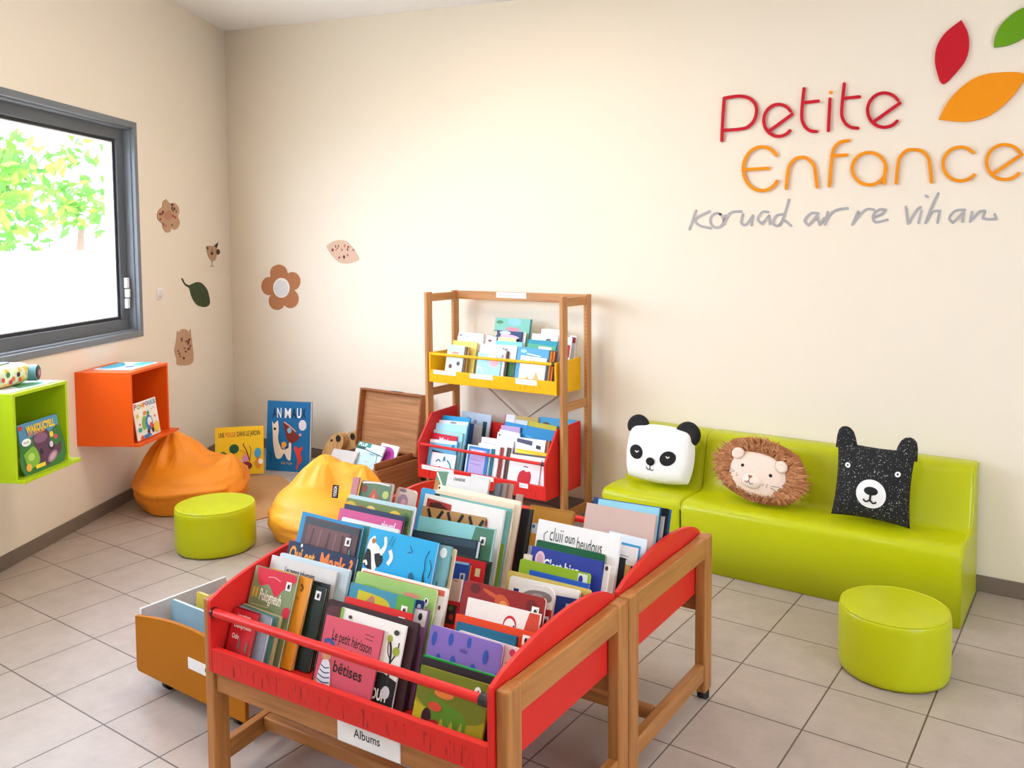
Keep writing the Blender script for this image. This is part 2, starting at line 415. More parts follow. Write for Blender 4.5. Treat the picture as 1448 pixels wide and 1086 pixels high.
sticker('bird_cutout', crop(210, 270, k1, [(735, 705), (850, 705), (868, 740), (868, 830), (845, 888), (800, 888), (765, 840), (745, 775)]), PL, CARD,
        'small brown paper bird with dark wings and thin legs near the corner', 'wall decoration',
        [('p', '#3a2a1c', crop(210, 270, k1, [(843, 705), (890, 655), (893, 665), (875, 738)])), ('e', '#3a2a1c', 210+890*k1, 270+780*k1, 2.9, 4), ('e', '#2d2119', 210+757*k1, 270+733*k1, 1.4, 1.8), ('e', '#5a3a24', 210+812*k1, 270+757*k1, .9, 1.1), ('e', '#5a3a24', 210+812*k1, 270+800*k1, 2, 2.6),
         ('s', '#6a543c', .8, crop(210, 270, k1, [(812, 888), (812, 955), (785, 967)])), ('s', '#6a543c', .8, crop(210, 270, k1, [(812, 955), (838, 972)]))])
k2 = 100/724
sticker('leaf_cutout', crop(230, 380, k2, [(190, 95), (205, 105), (225, 145), (265, 168), (300, 155), (350, 136), (400, 150), (450, 210), (472, 280), (480, 350), (455, 385), (410, 392), (350, 370), (300, 300), (278, 225), (268, 198), (230, 172), (200, 128)]), PL, M('#3b4a2c', .8, .15, 60),
        'dark green paper leaf with a curved stem, right of the wall switch', 'wall decoration', dots(rn, 9, 281, 417, 8, 13, ['#232b1c', '#2b3a22', '#1e2418']))
sticker('owl_cutout', crop(230, 380, k2, [(148, 632), (160, 650), (185, 625), (215, 616), (250, 630), (270, 648), (280, 615), (285, 660), (298, 760), (304, 960), (155, 982), (140, 920), (118, 840), (135, 740)]), PL, CARD,
        'brown spotted paper owl below the green leaf on the left wall', 'wall decoration', dots(rn, 17, 260, 491, 9.5, 20, ['#6a2a22', '#7a3426', '#4f2018']))
k3 = 180/1448
fl = []
fc = crop(350, 320, k3, [(385, 700)])[0]
for cx, cy, rx, ry in ((357, 530, 97, 95), (510, 625, 93, 105), (490, 825, 93, 107), (338, 850, 93, 103), (250, 680, 90, 105)):
    fl.append((350+cx*k3, 320+cy*k3, rx*k3, ry*k3))
out = []
for i in range(72):                               # outline of the five round petals
    a = 2*PI*i/72; best = 0
    for cx, cy, rx, ry in fl:
        for q in range(1, 160):
            rr = q*.25; x = fc[0]+rr*math.cos(a); y = fc[1]+rr*math.sin(a)
            if ((x-cx)/rx)**2+((y-cy)/ry)**2 <= 1: best = max(best, rr)
    out.append((fc[0]+best*math.cos(a), fc[1]+best*math.sin(a)))
sticker('flower_cutout', out, PB, M('#b8794f', .85, .12, 50), 'five petalled brown paper flower with a white centre on the back wall', 'wall decoration',
        [('e', '#f3efe8', fc[0], fc[1], 95*k3, 114*k3), ('e', '#e4e3e2', fc[0]-.5, fc[1]+1, 80*k3, 95*k3)])
sticker('leaf_cutout', crop(350, 320, k3, [(900, 225), (950, 185), (1040, 155), (1130, 175), (1200, 245), (1240, 310), (1268, 375), (1200, 410), (1120, 425), (1040, 405), (970, 340), (930, 285)]), PB, CARDL,
        'pale speckled paper leaf on the back wall, up and right of the brown flower', 'wall decoration', dots(rn, 15, 485, 356, 17, 10, ['#8a3a36', '#a85a50', '#4a3028', '#b9706a']))
# ------------------------------------------------------------------ lettering on the back wall
LR = M('#c41626', .6, .02, spec=.2); LO = M('#f0930c', .6, .02, spec=.2); LG = M('#aeaaab', .6, .02, spec=.2)
k4 = 488/1448
def lettering(name, strokes, w, mt, label, th=.014):
    lets = []
    allp = [p for L in strokes for st in L for p in st]
    c = on(960+np.mean([p[0] for p in allp])*k4, np.mean([p[1] for p in allp])*k4, (0, 1, 0), YB-.001)
    root = empty(name, c, label, 'wall lettering')
    for L in strokes:
        mb = MB(); LL = []
        for st in L:                      # split a stroke where it doubles back
            cur = [st[0]]
            for i in range(1, len(st)):
                cur.append(st[i])
                if i+1 < len(st):
                    u = np.subtract(st[i], st[i-1]); v = np.subtract(st[i+1], st[i])
                    if float(u@v) < -.1*np.linalg.norm(u)*np.linalg.norm(v): LL.append(cur); cur = [st[i]]
            LL.append(cur)
        for j, st in enumerate(LL):
            e = .0004*j
            F = lambda p: on(960+p[0]*k4, p[1]*k4, (0, 1, 0), YB-.001)
            G = lambda p: on(960+p[0]*k4, p[1]*k4, (0, 1, 0), YB-th-e)
            if len(st) == 1:
                x, y = st[0]; mb.prism([(x+w*.62*math.cos(i*PI/8), y+w*.55*math.sin(i*PI/8)) for i in range(16)], F, G, LO)
                continue
            a, b, ce, c0 = ribbon(smooth_line(st, 6) if len(st) > 2 else st, w); n = len(a); o = a+ce+b[::-1]+c0; no = len(o)
            mb.add([G(p) for p in a+b], [(i, i+1, n+i+1, n+i) for i in range(n-1)], mt)
            mb.add([G(p) for p in [a[-1]]+ce+[b[-1]]], [list(range(len(ce)+2))], mt); mb.add([G(p) for p in [b[0]]+c0+[a[0]]], [list(range(len(c0)+2))], mt)
            mb.add([F(p) for p in o]+[G(p) for p in o], [(i, (i+1) % no, no+(i+1) % no, no+i) for i in range(no)], mt)
        part(mb, 'letter', root)
    return root
def e_(cx, cy, r, k=1):       # round e with a slanted bar
    pts = []
    for i in range(22):
        a = math.radians(-35-i*(285/21)); pts.append((cx+r*math.cos(a), cy+r*math.sin(a)*k))
    bar = [(cx+r*.93, cy-r*.42), (cx-r*.7, cy+r*.72*k)]
    return [pts, bar]
lettering('wall_word', [
    [[(180, 590), (184, 500), (190, 412)], [(190, 412), (225, 406), (262, 404), (300, 415), (325, 450), (318, 500), (290, 532), (255, 542), (187, 547)]],
    e_(418, 505, 62, 1.08), [[(525, 372), (515, 480), (525, 525), (550, 548), (577, 552)], [(530, 430), (585, 424)]],
    [[(634, 415), (627, 548)], [(638, 388)]], [[(694, 352), (683, 470), (695, 512), (720, 533), (752, 538)], [(697, 412), (758, 406)]], e_(862, 462, 70, 1.03)], 14, LR,
    'red raised word Petite on the back wall above the orange word')
def arc(cx, cy, rx, ry, a0, a1, n=20): return [(cx+rx*math.cos(math.radians(a0+(a1-a0)*i/n)), cy+ry*math.sin(math.radians(a0+(a1-a0)*i/n))) for i in range(n+1)]
def n_(x0, y0, x1, top, bot, b2): return [[(x0, bot), (x0+6, top+70), (x0+16, top+32), (x0+40, top+6), (x0+68, top), (x1-40, top+6), (x1-14, top+34), (x1-6, top+75), (x1, b2)]]
lettering('wall_word', [
    [arc(348, 708, 78, 92, -38, -325), [(272, 712), (376, 706)]], n_(450, 0, 580, 660, 790, 784),
    [[(712, 590), (675, 597), (650, 625), (640, 680), (631, 780)], [(640, 655), (704, 650)]],
    [arc(798, 708, 71, 68, 20, -340), [(868, 690), (861, 770)]], n_(912, 0, 1060, 628, 768, 764), [arc(1182, 688, 74, 71, -42, -320)], e_(1368, 680, 77, .95)], 14, LO,
    'orange raised word Enfance on the back wall between the red and grey words')
lettering('wall_word', [
    [[(72, 884), (45, 962)], [(130, 886), (70, 918), (85, 945), (135, 958)]], [arc(160, 925, 28, 30, -60, -420)], [[(195, 905), (190, 940), (205, 905), (225, 890), (262, 887)], ],
    [[(268, 900), (262, 935), (282, 942), (310, 905), (305, 945)]], [[(375, 890), (350, 890), (332, 920), (350, 940), (378, 905), (382, 940)]], [[(462, 838), (440, 910), (425, 945)], [(438, 900), (410, 905), (395, 935), (415, 948), (440, 925), (470, 947)]],
    [[(585, 895), (555, 895), (528, 925), (545, 945), (580, 905), (590, 942), (610, 915)]], [[(625, 890), (612, 942), (635, 900), (665, 880), (708, 874)]],
    [[(752, 888), (728, 942), (760, 900), (790, 878), (818, 880)]], [[(815, 912), (850, 900), (868, 880), (840, 880), (815, 905), (825, 932), (875, 922)]],
    [[(952, 868), (962, 938), (1000, 880), (1015, 870)], ], [[(1018, 885), (1005, 935)], [(1036, 822), (1044, 826)]], [[(1088, 812), (1060, 870), (1035, 935), (1065, 890), (1095, 885), (1085, 935)], ],
    [[(1200, 880), (1160, 885), (1135, 915), (1150, 935), (1195, 890), (1190, 930)]], [[(1230, 890), (1222, 930), (1260, 890), (1285, 885), (1275, 915), (1300, 920), (1330, 918), (1325, 900)]]], 11, LG,
    'grey handwritten raised words koruad ar re vihan on the back wall, under the orange word', .003)
def wall_leaf(outline, mt, label):
    sticker('wall_leaf', outline, PB, mt, label, 'wall decoration', th=.014)
wall_leaf(crop(960, 0, k4, [(1187, 86), (1212, 135), (1219, 190), (1205, 250), (1165, 305), (1109, 354), (1085, 305), (1076, 255), (1085, 195), (1120, 140)]), LR, 'red raised leaf on the back wall above the red word')
wall_leaf(crop(960, 0, k4, [(1322, 200), (1330, 150), (1360, 98), (1420, 48), (1490, 20), (1560, 10), (1545, 60), (1500, 120), (1440, 165), (1380, 192)]), M('#689c14', .6, .02, spec=.2), 'green raised leaf on the back wall, cut by the photo edge')
wall_leaf(crop(960, 0, k4, [(1091, 503), (1130, 430), (1190, 365), (1260, 322), (1340, 306), (1452, 312), (1420, 380), (1360, 445), (1290, 492), (1200, 512)]), LO, 'big orange raised leaf on the back wall, lowest of three leaves')
# ------------------------------------------------------------------ wall cubes
def cube(name, s0, s1, z0, z1, D, hexo, hexi, label, group):
    mo = M(hexo, .36, .03, 8, spec=.25); th = .016
    root = empty(name, LW((s0+s1)/2, .02, z0), label, 'wall shelf', group)
    f = lambda: MB(lambda s, d, z: LW(s, d, z))
    part(f().box(s0, s0+th, .001, D, z0+th, z1-th, mo), 'side_panel', root, bevel=.0015)
    part(f().box(s1-th, s1, .001, D, z0+th, z1-th, mo), 'side_panel', root, bevel=.0015)
    part(f().box(s0, s1, .001, D, z1-th, z1, mo), 'top_panel', root, bevel=.0015)
    part(f().box(s0, s1+.03, .001, D+.045, z0, z0+th, mo), 'bottom_panel', root, bevel=.0015)
    part(f().box(s0+th, s1-th, .001, .014, z0+th, z1-th, mo), 'back_panel', root)
    return root
CO = (4.70, 5.14, .487, .925, .345); CG = (3.69, 4.10, .555, .976, .345)
cube('wall_cube', *CO, '#ee5a12', '', 'orange open cube shelf on the left wall above the orange bean bag', 'wall cubes')
cube('wall_cube', *CG, '#b5d117', '', 'lime green open cube shelf on the left wall, cut by the photo edge', 'wall cubes')
def slab(name, O, A, B, w, h, t, cols, shapes, label, cat, group=None, pages=True):
    """a thin bound thing: O top-left front corner, A along its top, B up, seen from the front (A x B side)"""
    O = Vector(O); A = Vector(A).normalized(); B = Vector(B).normalized(); N = A.cross(B)   # N points out of the front
    bl = O-B*h
    root = None
    def tf(x, y, z): return tuple(A*x+B*y+N*z)
    mb = MB(tf); bt = min(.0022, t*.25); cm = M(cols[0], .35, .04)
    mb.box(0, w, 0, h, -bt, 0, cm); mb.box(0, w, 0, h, -t, -t+bt, cm); mb.box(0, bt, 0, h, -t+bt, -bt, cm)
    root = mb.build(name); root.location = bl; tag(root, label, cat, group)
    pg = MB(tf); e = min(.003, w*.02); pg.box(bt, w-e, e, h-e*.7, -t+bt, -bt, M(cols[1] if len(cols) > 1 else '#e9e0cf', .8, .1, 300)); pg.build('pages', root)
    if shapes:
        def P(x, y, hh): return tf(x*w, h-y*w, hh)
        art(shapes, P).build('cover_art', root)
    return root
def lwdir(s, d, z): return Vector(LN)*d+Vector(LD)*s+Vector((0, 0, z))
def on_cube(C, s, d, z): return LW(s, d, z)
# magazines standing in the cubes (leaning back), one lying on each top
lean = Vector(LD)*0+lwdir(0, -.16, 1)
slab('magazine', LW(4.757, .318, .505+.223), lwdir(1, 0, 0), lwdir(0, -.14, 1), .262, .222, .006, ['#f3efe6'], [
    ('t', '#d62b52', 'P', .03, .15, .12, .13, .03), ('t', '#3d9d54', 'O', .16, .15, .11, .10, .03), ('t', '#eab320', 'M', .28, .14, .13, .10, .03), ('t', '#e0492d', 'P', .42, .14, .1, .10, .03), ('t', '#7a3d9d', 'O', .53, .13, .11, .10, .03), ('t', '#2f6fb8', 'U', .66, .13, .1, .10, .03), ('t', '#2fa3b8', 'L', .78, .13, .07, .10, .03), ('t', '#2f8fb8', 'S', .86, .13, .09, .10, .03),
    ('s', '#9a9a9a', .012, [(.7, .22), (.76, .25), (.8, .21), (.9, .24)]), ('e', '#7db648', .36, .5, .1, .16, .3), ('e', '#3d7fb8', .55, .52, .16, .17), ('e', '#e9edf2', .58, .5, .1, .1), ('e', '#d94f6b', .62, .6, .06, .07), ('e', '#d8392f', .68, .66, .09, .05, -.6), ('e', '#f0cd52', .84, .68, .13, .13), ('e', '#3a2c2a', .48, .72, .05, .06), ('e', '#3a2c2a', .66, .72, .05, .06), ('e', '#e57a33', .42, .28, .05, .05), ('e', '#3d9d54', .56, .3, .05, .05), ('e', '#2f9d8f', .13, .62, .08, .05), ('e', '#d9c23a', .1, .3, .06, .05), ('e', '#d94f3b', .14, .5, .03, .03), ('e', '#d94f3b', .82, .42, .03, .03), ('e', '#3a86c8', .35, .8, .22, .04), ('e', '#e5602d', .17, .8, .07, .05)],
    'white kids magazine with colourful letters and green creature in the orange cube', 'magazine')
slab('magazine', LW(3.75, .316, .573+.242), lwdir(1, 0, 0), lwdir(0, -.14, 1), .3, .242, .006, ['#4a8fb5'], [
    ('c', '#3d7a3c', [(0, .3), (.3, .24), (.7, .26), (1, .2), (1, .79), (0, .79)]), ('c', '#5f3f57', [(.3, .24), (.68, .2), (.72, .4), (.86, .5), (.98, .46), (.95, .62), (.78, .7), (.52, .78), (.36, .62)]), ('e', '#8a5f7d', .5, .3, .17, .08), ('e', '#a98097', .72, .66, .14, .07, -.4), ('e', '#c9a9b8', .72, .66, .09, .04, -.4), ('e', '#33222e', .73, .48, .08, .07), ('e', '#d9cfd8', .73, .46, .05, .05), ('e', '#33222e', .46, .52, .04, .05),
    ('e', '#f4f4f0', .14, .3, .11, .06), ('t', '#444444', 'MIAM', .07, .32, .13, .035), ('c', '#7fb63b', [(.03, .48), (.3, .4), (.38, .66), (.1, .72)]), ('e', '#b8d86a', .2, .55, .08, .06), ('r', '#c8402e', .01, .02, .09, .09), ('e', '#e7b04a', .1, .7, .07, .06), ('r', '#f0d23a', .26, .7, .5, .76), ('e', '#d94f6b', .86, .36, .05, .04), ('e', '#e7d24a', .76, .3, .05, .05),
    ('t', '#f4cf26', 'WAKOUCYELL', .17, .17, .72, .12, .04), ('t', '#f08f1c', 'EN DOUM', .2, .215, .4, .05, .02)],
    'blue magazine with yellow title and purple animal in the lime green cube', 'magazine')
def flat_mag(C, s0, s1, d0, d1, cols, shapes, label):
    z = C[3]+.0006
    mb = MB(lambda s, d, zz: LW(s, d, zz)); mb.box(s0, s1, d0, d1, z, z+.005, M('#e8edf0', .4))
    c = Vector(LW((s0+s1)/2, (d0+d1)/2, z)); root = mb.build('magazine', inv=Matrix.Translation(-c)); root.location = c
    tag(root, label, 'magazine')
    def P(x, y, h): return tuple(Vector(LW(s0+x*(s1-s0), d1-y*(d1-d0), z+.005+h))-c)
    art(shapes, P).build('cover_art', root)
flat_mag(CO, 4.80, 5.10, .06, .30, 0, [('r', '#f4f6f8', .02, .02, .98, .98), ('c', '#2f8fa0', [(.05, .6), (.4, .5), (.8, .75), (.9, .95), (.1, .95)]), ('c', '#53b0c4', [(.5, .1), (.95, .05), (.95, .45), (.6, .4)]), ('e', '#3f6fa5', .35, .3, .14, .12), ('e', '#d9a23a', .7, .6, .08, .06)], 'pale blue magazine lying flat on top of the orange cube')
flat_mag(CG, 3.70, 4.07, .03, .32, 0, [('r', '#eef3f5', .02, .02, .98, .98), ('c', '#6fb58a', [(.3, .1), (.7, .05), (.95, .3), (.6, .5)]), ('c', '#8fc4d8', [(.05, .5), (.4, .45), (.6, .9), (.1, .95)]), ('e', '#4f7fae', .72, .7, .13, .1)], 'pale magazine lying flat on the lime green cube under the toy camera')
# toy camera on the green cube
c = Vector(LW(3.855, .175, .9825)); toy = empty('toy_camera', c, 'rounded patterned toy camera with dark lens on top of the lime green cube', 'toy')
vs = []; nu, nv = 28, 14
mb = MB()
TOYM = FLECK('#dfe8c8', '#f0c63a', 22, .52, .5, 'toy_print')
pts = []
for i in range(nv+1):
    for j in range(nu):
        th = PI*i/nv; ph = 2*PI*j/nu
        sx = math.copysign(abs(math.cos(th))**.55, math.cos(th)); r = abs(math.sin(th))**.55
        cy = math.copysign(abs(math.cos(ph))**.7, math.cos(ph)); cz = math.copysign(abs(math.sin(ph))**.7, math.sin(ph))
        p = lwdir(sx*.15, r*cy*.075, r*cz*.054+.055); pts.append(tuple(c+p))
mb.add(pts, [(i*nu+j, i*nu+(j+1) % nu, (i+1)*nu+(j+1) % nu, (i+1)*nu+j) for i in range(nv) for j in range(nu)], TOYM, True)
part(mb, 'body', toy)
mb = MB(); lc = c+lwdir(.12, .045, .05); dv = lwdir(.3, 1, 0).normalized()
mb.tube([lc, lc+dv*.05], .04, M('#5c8f96', .4), 20); mb.tube([lc+dv*.05, lc+dv*.054], .032, M('#20242a', .2), 20); mb.tube([lc+dv*.054, lc+dv*.057], .017, M('#8f6f70', .2), 16); part(mb, 'lens', toy)
mb = MB(); mb.box(-.05, .03, -.02, .02, .107, .117, M('#8fa6c4', .5))
mb.v = [tuple(c+lwdir(x, y, z)) for x, y, z in mb.v]; part(mb, 'top_button', toy, bevel=.003)
def TP(x, y, h):
    th = x*.09; zz = .055-y*.05
    return tuple(lwdir(th, .077+h, zz))
mb = MB()
for x, y, r, hcol in ((-.8, .2, .012, '#d2473a'), (-.5, -.3, .014, '#3f7f45'), (-.2, .3, .013, '#e2762f'), (.1, -.1, .012, '#3a2f2a'), (-.35, .6, .012, '#c83a5a'), (-1.1, -.2, .012, '#3a2f2a'), (.2, .5, .011, '#d2473a')):
    ce = lwdir(x*.12, .0765-abs(y)*.006, .055-y*.042)
    q = [tuple(c+ce+lwdir(r*math.cos(a*PI/6), .0015, r*math.sin(a*PI/6))) for a in range(12)]
    mb.add(q, [list(range(12))], M(hcol, .5))
part(mb, 'printed_dots', toy)
# ------------------------------------------------------------------ soft seating
LIME = M('#bdc208', .34, .03, 6, 0, .08, .3); LIMET = LIME
def stool(x, y, r, h, label):
    root = empty('pouf_stool', (x, y, 0), label, 'stool', 'round lime poufs')
    prof = [(r*.9, .004), (r*.965, .006), (r*.99, .02), (r, .05), (r, h*.5), (r, h-.03), (r*.992, h-.014), (r*.965, h-.003), (r*.93, h)]
    n = 64; mb = MB()
    vs = [(x+a*math.cos(2*PI*k/n), y+a*math.sin(2*PI*k/n), z) for a, z in prof for k in range(n)]
    mb.add(vs, [(i*n+k, i*n+(k+1) % n, (i+1)*n+(k+1) % n, (i+1)*n+k) for i in range(len(prof)-1) for k in range(n)], LIME, True)
    mb.add(vs[:n], [list(range(n-1, -1, -1))], LIME); part(mb, 'cover', root)
    mb = MB(); rr = [(r*.93, h), (r*.6, h+.004), (r*.25, h+.006), (0.001, h+.006)]
    vs = [(x+a*math.cos(2*PI*k/n), y+a*math.sin(2*PI*k/n), z) for a, z in rr for k in range(n)]
    mb.add(vs, [(i*n+k, i*n+(k+1) % n, (i+1)*n+(k+1) % n, (i+1)*n+k) for i in range(len(rr)-1) for k in range(n)], LIME, True)
    part(mb, 'seat_top', root)
    mb = MB(); ring = [(x+(r*.962)*math.cos(2*PI*k/48), y+(r*.962)*math.sin(2*PI*k/48), h-.0025) for k in range(49)]
    mb.tube(ring, .0035, LIME, 8, False); part(mb, 'piping', root)
stool(-4.01, 2.83, .213, .243, 'lime green round pouf in front of the orange bean bag by the left wall')
stool(-.66, 3.47, .2, .252, 'lime green round pouf in front of the long lime bench')
SEATP = [(3.985, .003), (3.985, .30), (3.992, .326), (4.012, .338), (4.10, .342), (4.235, .338), (4.262, .345), (4.278, .37), (4.325, .585), (4.335, .612), (4.36, .628), (4.46, .628), (4.48, .62), (4.484, .6), (4.484, .003)]
def bench(x0, x1, label):
    root = empty('foam_bench', ((x0+x1)/2, 4.2, 0), label, 'bench', 'lime foam seats')
    mb = MB(); q = [(x0, 1), (x0+.012, 0), (x1-.012, 0), (x1, 1)]
    n = len(SEATP)
    def inset(p, k):   # ends pulled in a little so that the edges are rounded
        return (p[0]+(.008 if p[0] < 4.05 else (-.0 if p[0] > 4.45 else .008))*k, p[1]-(.008*k if p[1] > .1 else 0))
    xs = [(x0, 1), (x0+.006, .3), (x0+.016, 0), (x1-.016, 0), (x1-.006, .3), (x1, 1)]
    vs = [(x, *inset(p, k)) for x, k in xs for p in SEATP]
    fs = [(i*n+j, i*n+(j+1) % n, (i+1)*n+(j+1) % n, (i+1)*n+j) for i in range(len(xs)-1) for j in range(n)]
    mb.add(vs, fs, LIME, True); mb.add(vs[:n], [list(range(n))], LIME); mb.add(vs[-n:], [list(range(n-1, -1, -1))], LIME)
    part(mb, 'cover', root)
    mb = MB()
    for x, s in ((x0, -1), (x1, 1)):
        mb.tube(smooth3([(x+s*.0005, inset(p, 1)[0], inset(p, 1)[1]) for p in SEATP[1:12]]), .0035, LIME, 8)
    part(mb, 'piping', root)
    return root
def smooth3(p): return p
bench(-2.232, -1.786, 'lime green single foam seat beside the wooden bookcase, under the panda cushion')
bench(-1.776, -.497, 'long lime green foam bench along the back wall with lion and bear cushions')
# bean bags
def beanbag(name, cx, cy, r, h, peaks, label, hexc, seed, seams, dent=None):
    root = empty(name, (cx, cy, 0), label, 'bean bag', 'orange bean bags')
    mt = M(hexc, .5, .04, 5); nt_, nz_ = 180, 100; off = Vector((seed*3.1, seed*1.7, 0))
    ax, ay = float(AX_R[0]), float(AX_R[1]); fx, fy = float(AX_F[0]), float(AX_F[1])
    def surf(a, t):
        # t 0 at the rim of the base, 1 at the middle of the top
        ph = t*PI/2; ca, sa = math.cos(a), math.sin(a)
        rr = r*(math.cos(ph)**.52)*(.86+.2*math.sin(min(1., t*2.6)*PI*.62)) if t < .9999 else 0
        x, y = rr*ca, rr*sa; z = h*math.sin(ph)**.85
        q = Vector((ca*1.6, sa*1.6, t*2.2))+off
        k = .03*noise.noise(q); x += k*ca*(1-t); y += k*sa*(1-t)
        # pulled up corners of the cloth
        lx, ly = x*ax+y*ay, x*fx+y*fy
        for (px, py, ph_, w_) in peaks:
            d2 = ((lx-px)**2+(ly-py)**2)/(w_*w_); g = math.exp(-d2)
            z += ph_*g*min(1, t*3)
            ang = math.atan2(ly-py, lx-px)
            z += .035*ph_/.15*(1-2.2*abs(noise.noise(Vector((math.cos(ang)*1.9, math.sin(ang)*1.9, seed*2.3+px)))))*math.exp(-(d2-1.1)**2/1.2)*min(1, t*2.5)
        if dent:
            px, py, dh, w_ = dent; z -= dh*math.exp(-((lx-px)**2+(ly-py)**2)/(w_*w_))*min(1, t*3)
        # soft creases low on the sides
        cr = noise.noise(Vector((a*1.1, z*24, seed)))
        e = .018*cr*math.exp(-((z/h-.45)/.32)**2)
        return (cx+x+e*ca, cy+y+e*sa, max(0, z)+.009)
    mb = MB(); vs = [surf(2*PI*k/nt_, min(1, i/nz_)) for i in range(nz_+1) for k in range(nt_)]
    base = [(cx+(v[0]-cx)*.9, cy+(v[1]-cy)*.9, .0085) for v in vs[:nt_]]
    mb.add(vs, [(i*nt_+k, i*nt_+(k+1) % nt_, (i+1)*nt_+(k+1) % nt_, (i+1)*nt_+k) for i in range(nz_) for k in range(nt_)], mt, True)
    mb.add(base, [list(range(nt_-1, -1, -1))], mt); n2 = nt_
    mb.add(base+vs[:nt_], [(k, (k+1) % nt_, nt_+(k+1) % nt_, nt_+k) for k in range(nt_)], mt, True)
    part(mb, 'cover', root)
    for sa in seams:
        s = MB(); s.tube([Vector(surf(sa, .02+.93*i/40)) for i in range(41)], .0028, mt, 6); part(s, 'seam', root)
    return root, surf
bbl, sl = beanbag('bean_bag', -4.83, 3.25, 0.352, .285, [(-.13, .0, .17, .15), (.27, -.02, .07, .07)], 'big orange bean bag against the left wall, partly behind a lime pouf', '#f7941a', 1, (-1.25, 1.2, 3.0), (.12, -.05, .03, .1))
bb2, s2 = beanbag('bean_bag', -3.66, 3.335, .34, .29, [(-.03, .05, .14, .12), (.2, .05, .09, .09)], 'bright yellow-orange bean bag with black tag behind the red book browser', '#fbab2c', 5, (-2.3, .4), (.07, -.1, .05, .1))
# black tag on the second bean bag
o = Vector(on(474, 695, (0, 1, 0), 3.175)); mb = MB()
tn = Vector((.25, -.95, .2)).normalized(); ta = Vector((.97, .25, 0)).normalized(); tb = tn.cross(ta)*-1
tb = Vector((0, .15, 1)).normalized()
def TG(x, y, z): return tuple(o+ta*x+tb*y+tn*z)
mb.tf = TG; mb.box(-.019, .019, -.035, .035, -.003, 0, M('#15151a', .6))
tg = part(mb, 'label_tag', bb2); tg['label'] = 'black woven label tag with white letters'
mb = art([('t', '#f2f2f2', 'YOGOA', 0, 0, .058, .02, .02)], lambda x, y, h: tuple(o+ta*(y+.010)+tb*(x-.029)+tn*(h+.001)))
mb.build('tag_lettering', tg, inv=Matrix.Translation(-Vector(bb2.location)))
# ------------------------------------------------------------------ cushions
def cushion_surface(w, h, t, k=.55, pw=4, pinch=0):
    def S(u, v, side, hh=0):
        x = u*math.sqrt(1-k*v*v/2)*w/2; y = v*math.sqrt(1-k*u*u/2)*h/2
        if pinch:
            x *= 1-pinch*(1-v*v); y *= 1-pinch*(1-u*u)
        z = t/2*math.sqrt(max(0, (1-abs(u)**pw)*(1-abs(v)**pw)))
        return x, y, side*z+hh
    return S
def cushion_mesh(S, tf, mt, n=30):
    mb = MB(tf); 
    for side in (1, -1):
        vs = [S(-1+2*i/n, -1+2*j/n, side) for j in range(n+1) for i in range(n+1)]
        mb.add(vs, [(j*(n+1)+i, j*(n+1)+i+1, (j+1)*(n+1)+i+1, (j+1)*(n+1)+i) if side > 0 else (j*(n+1)+i, (j+1)*(n+1)+i, (j+1)*(n+1)+i+1, j*(n+1)+i+1) for j in range(n) for i in range(n)], mt, True)
    return mb
def patch(S, tf, pts, mt, hh, mb=None, c=None, rings=4):
    """a closed outline in (u, v) lying on the cushion's front"""
    mb = mb or MB(tf); n = len(pts)
    c = c or (sum(p[0] for p in pts)/n, sum(p[1] for p in pts)/n)
    vs = [S(*c, 1, hh)]
    for r in range(1, rings+1):
        for p in pts: vs.append(S(c[0]+(p[0]-c[0])*r/rings, c[1]+(p[1]-c[1])*r/rings, 1, hh if r < rings else hh*.5))
    fs = [(0, 1+i, 1+(i+1) % n) for i in range(n)]
    for r in range(rings-1): fs += [(1+r*n+i, 1+(r+1)*n+i, 1+(r+1)*n+(i+1) % n, 1+r*n+(i+1) % n) for i in range(n)]
    return mb.add(vs, fs, mt, True)
def ell(cx, cy, rx, ry, n=24, rot=0): return [(cx+rx*math.cos(2*PI*i/n)*math.cos(rot)-ry*math.sin(2*PI*i/n)*math.sin(rot), cy+rx*math.cos(2*PI*i/n)*math.sin(rot)+ry*math.sin(2*PI*i/n)*math.cos(rot)) for i in range(n)]
def strokeS(S, tf, pts, r, mt, mb, hh=.002): mb.tube([Vector(tf(*S(u, v, 1, hh))) for u, v in smooth_line(pts, 6)], r, mt, 6); return mb
def frame(loc, yaw, lean, roll=0):
    """cushion frame: x to the right, y up the cushion, z out of its face (towards the room)"""
    R_ = Matrix.Rotation(yaw, 3, 'Z') @ Matrix.Rotation(PI/2-lean, 3, 'X') @ Matrix.Rotation(roll, 3, 'Z')
    L_ = Vector(loc)
    return lambda x, y, z: tuple(L_+R_ @ Vector((x, y, z)))
BLK = M('#0d0c0e', .8, .1, 80); WHT = M('#f4f2f0', .6)
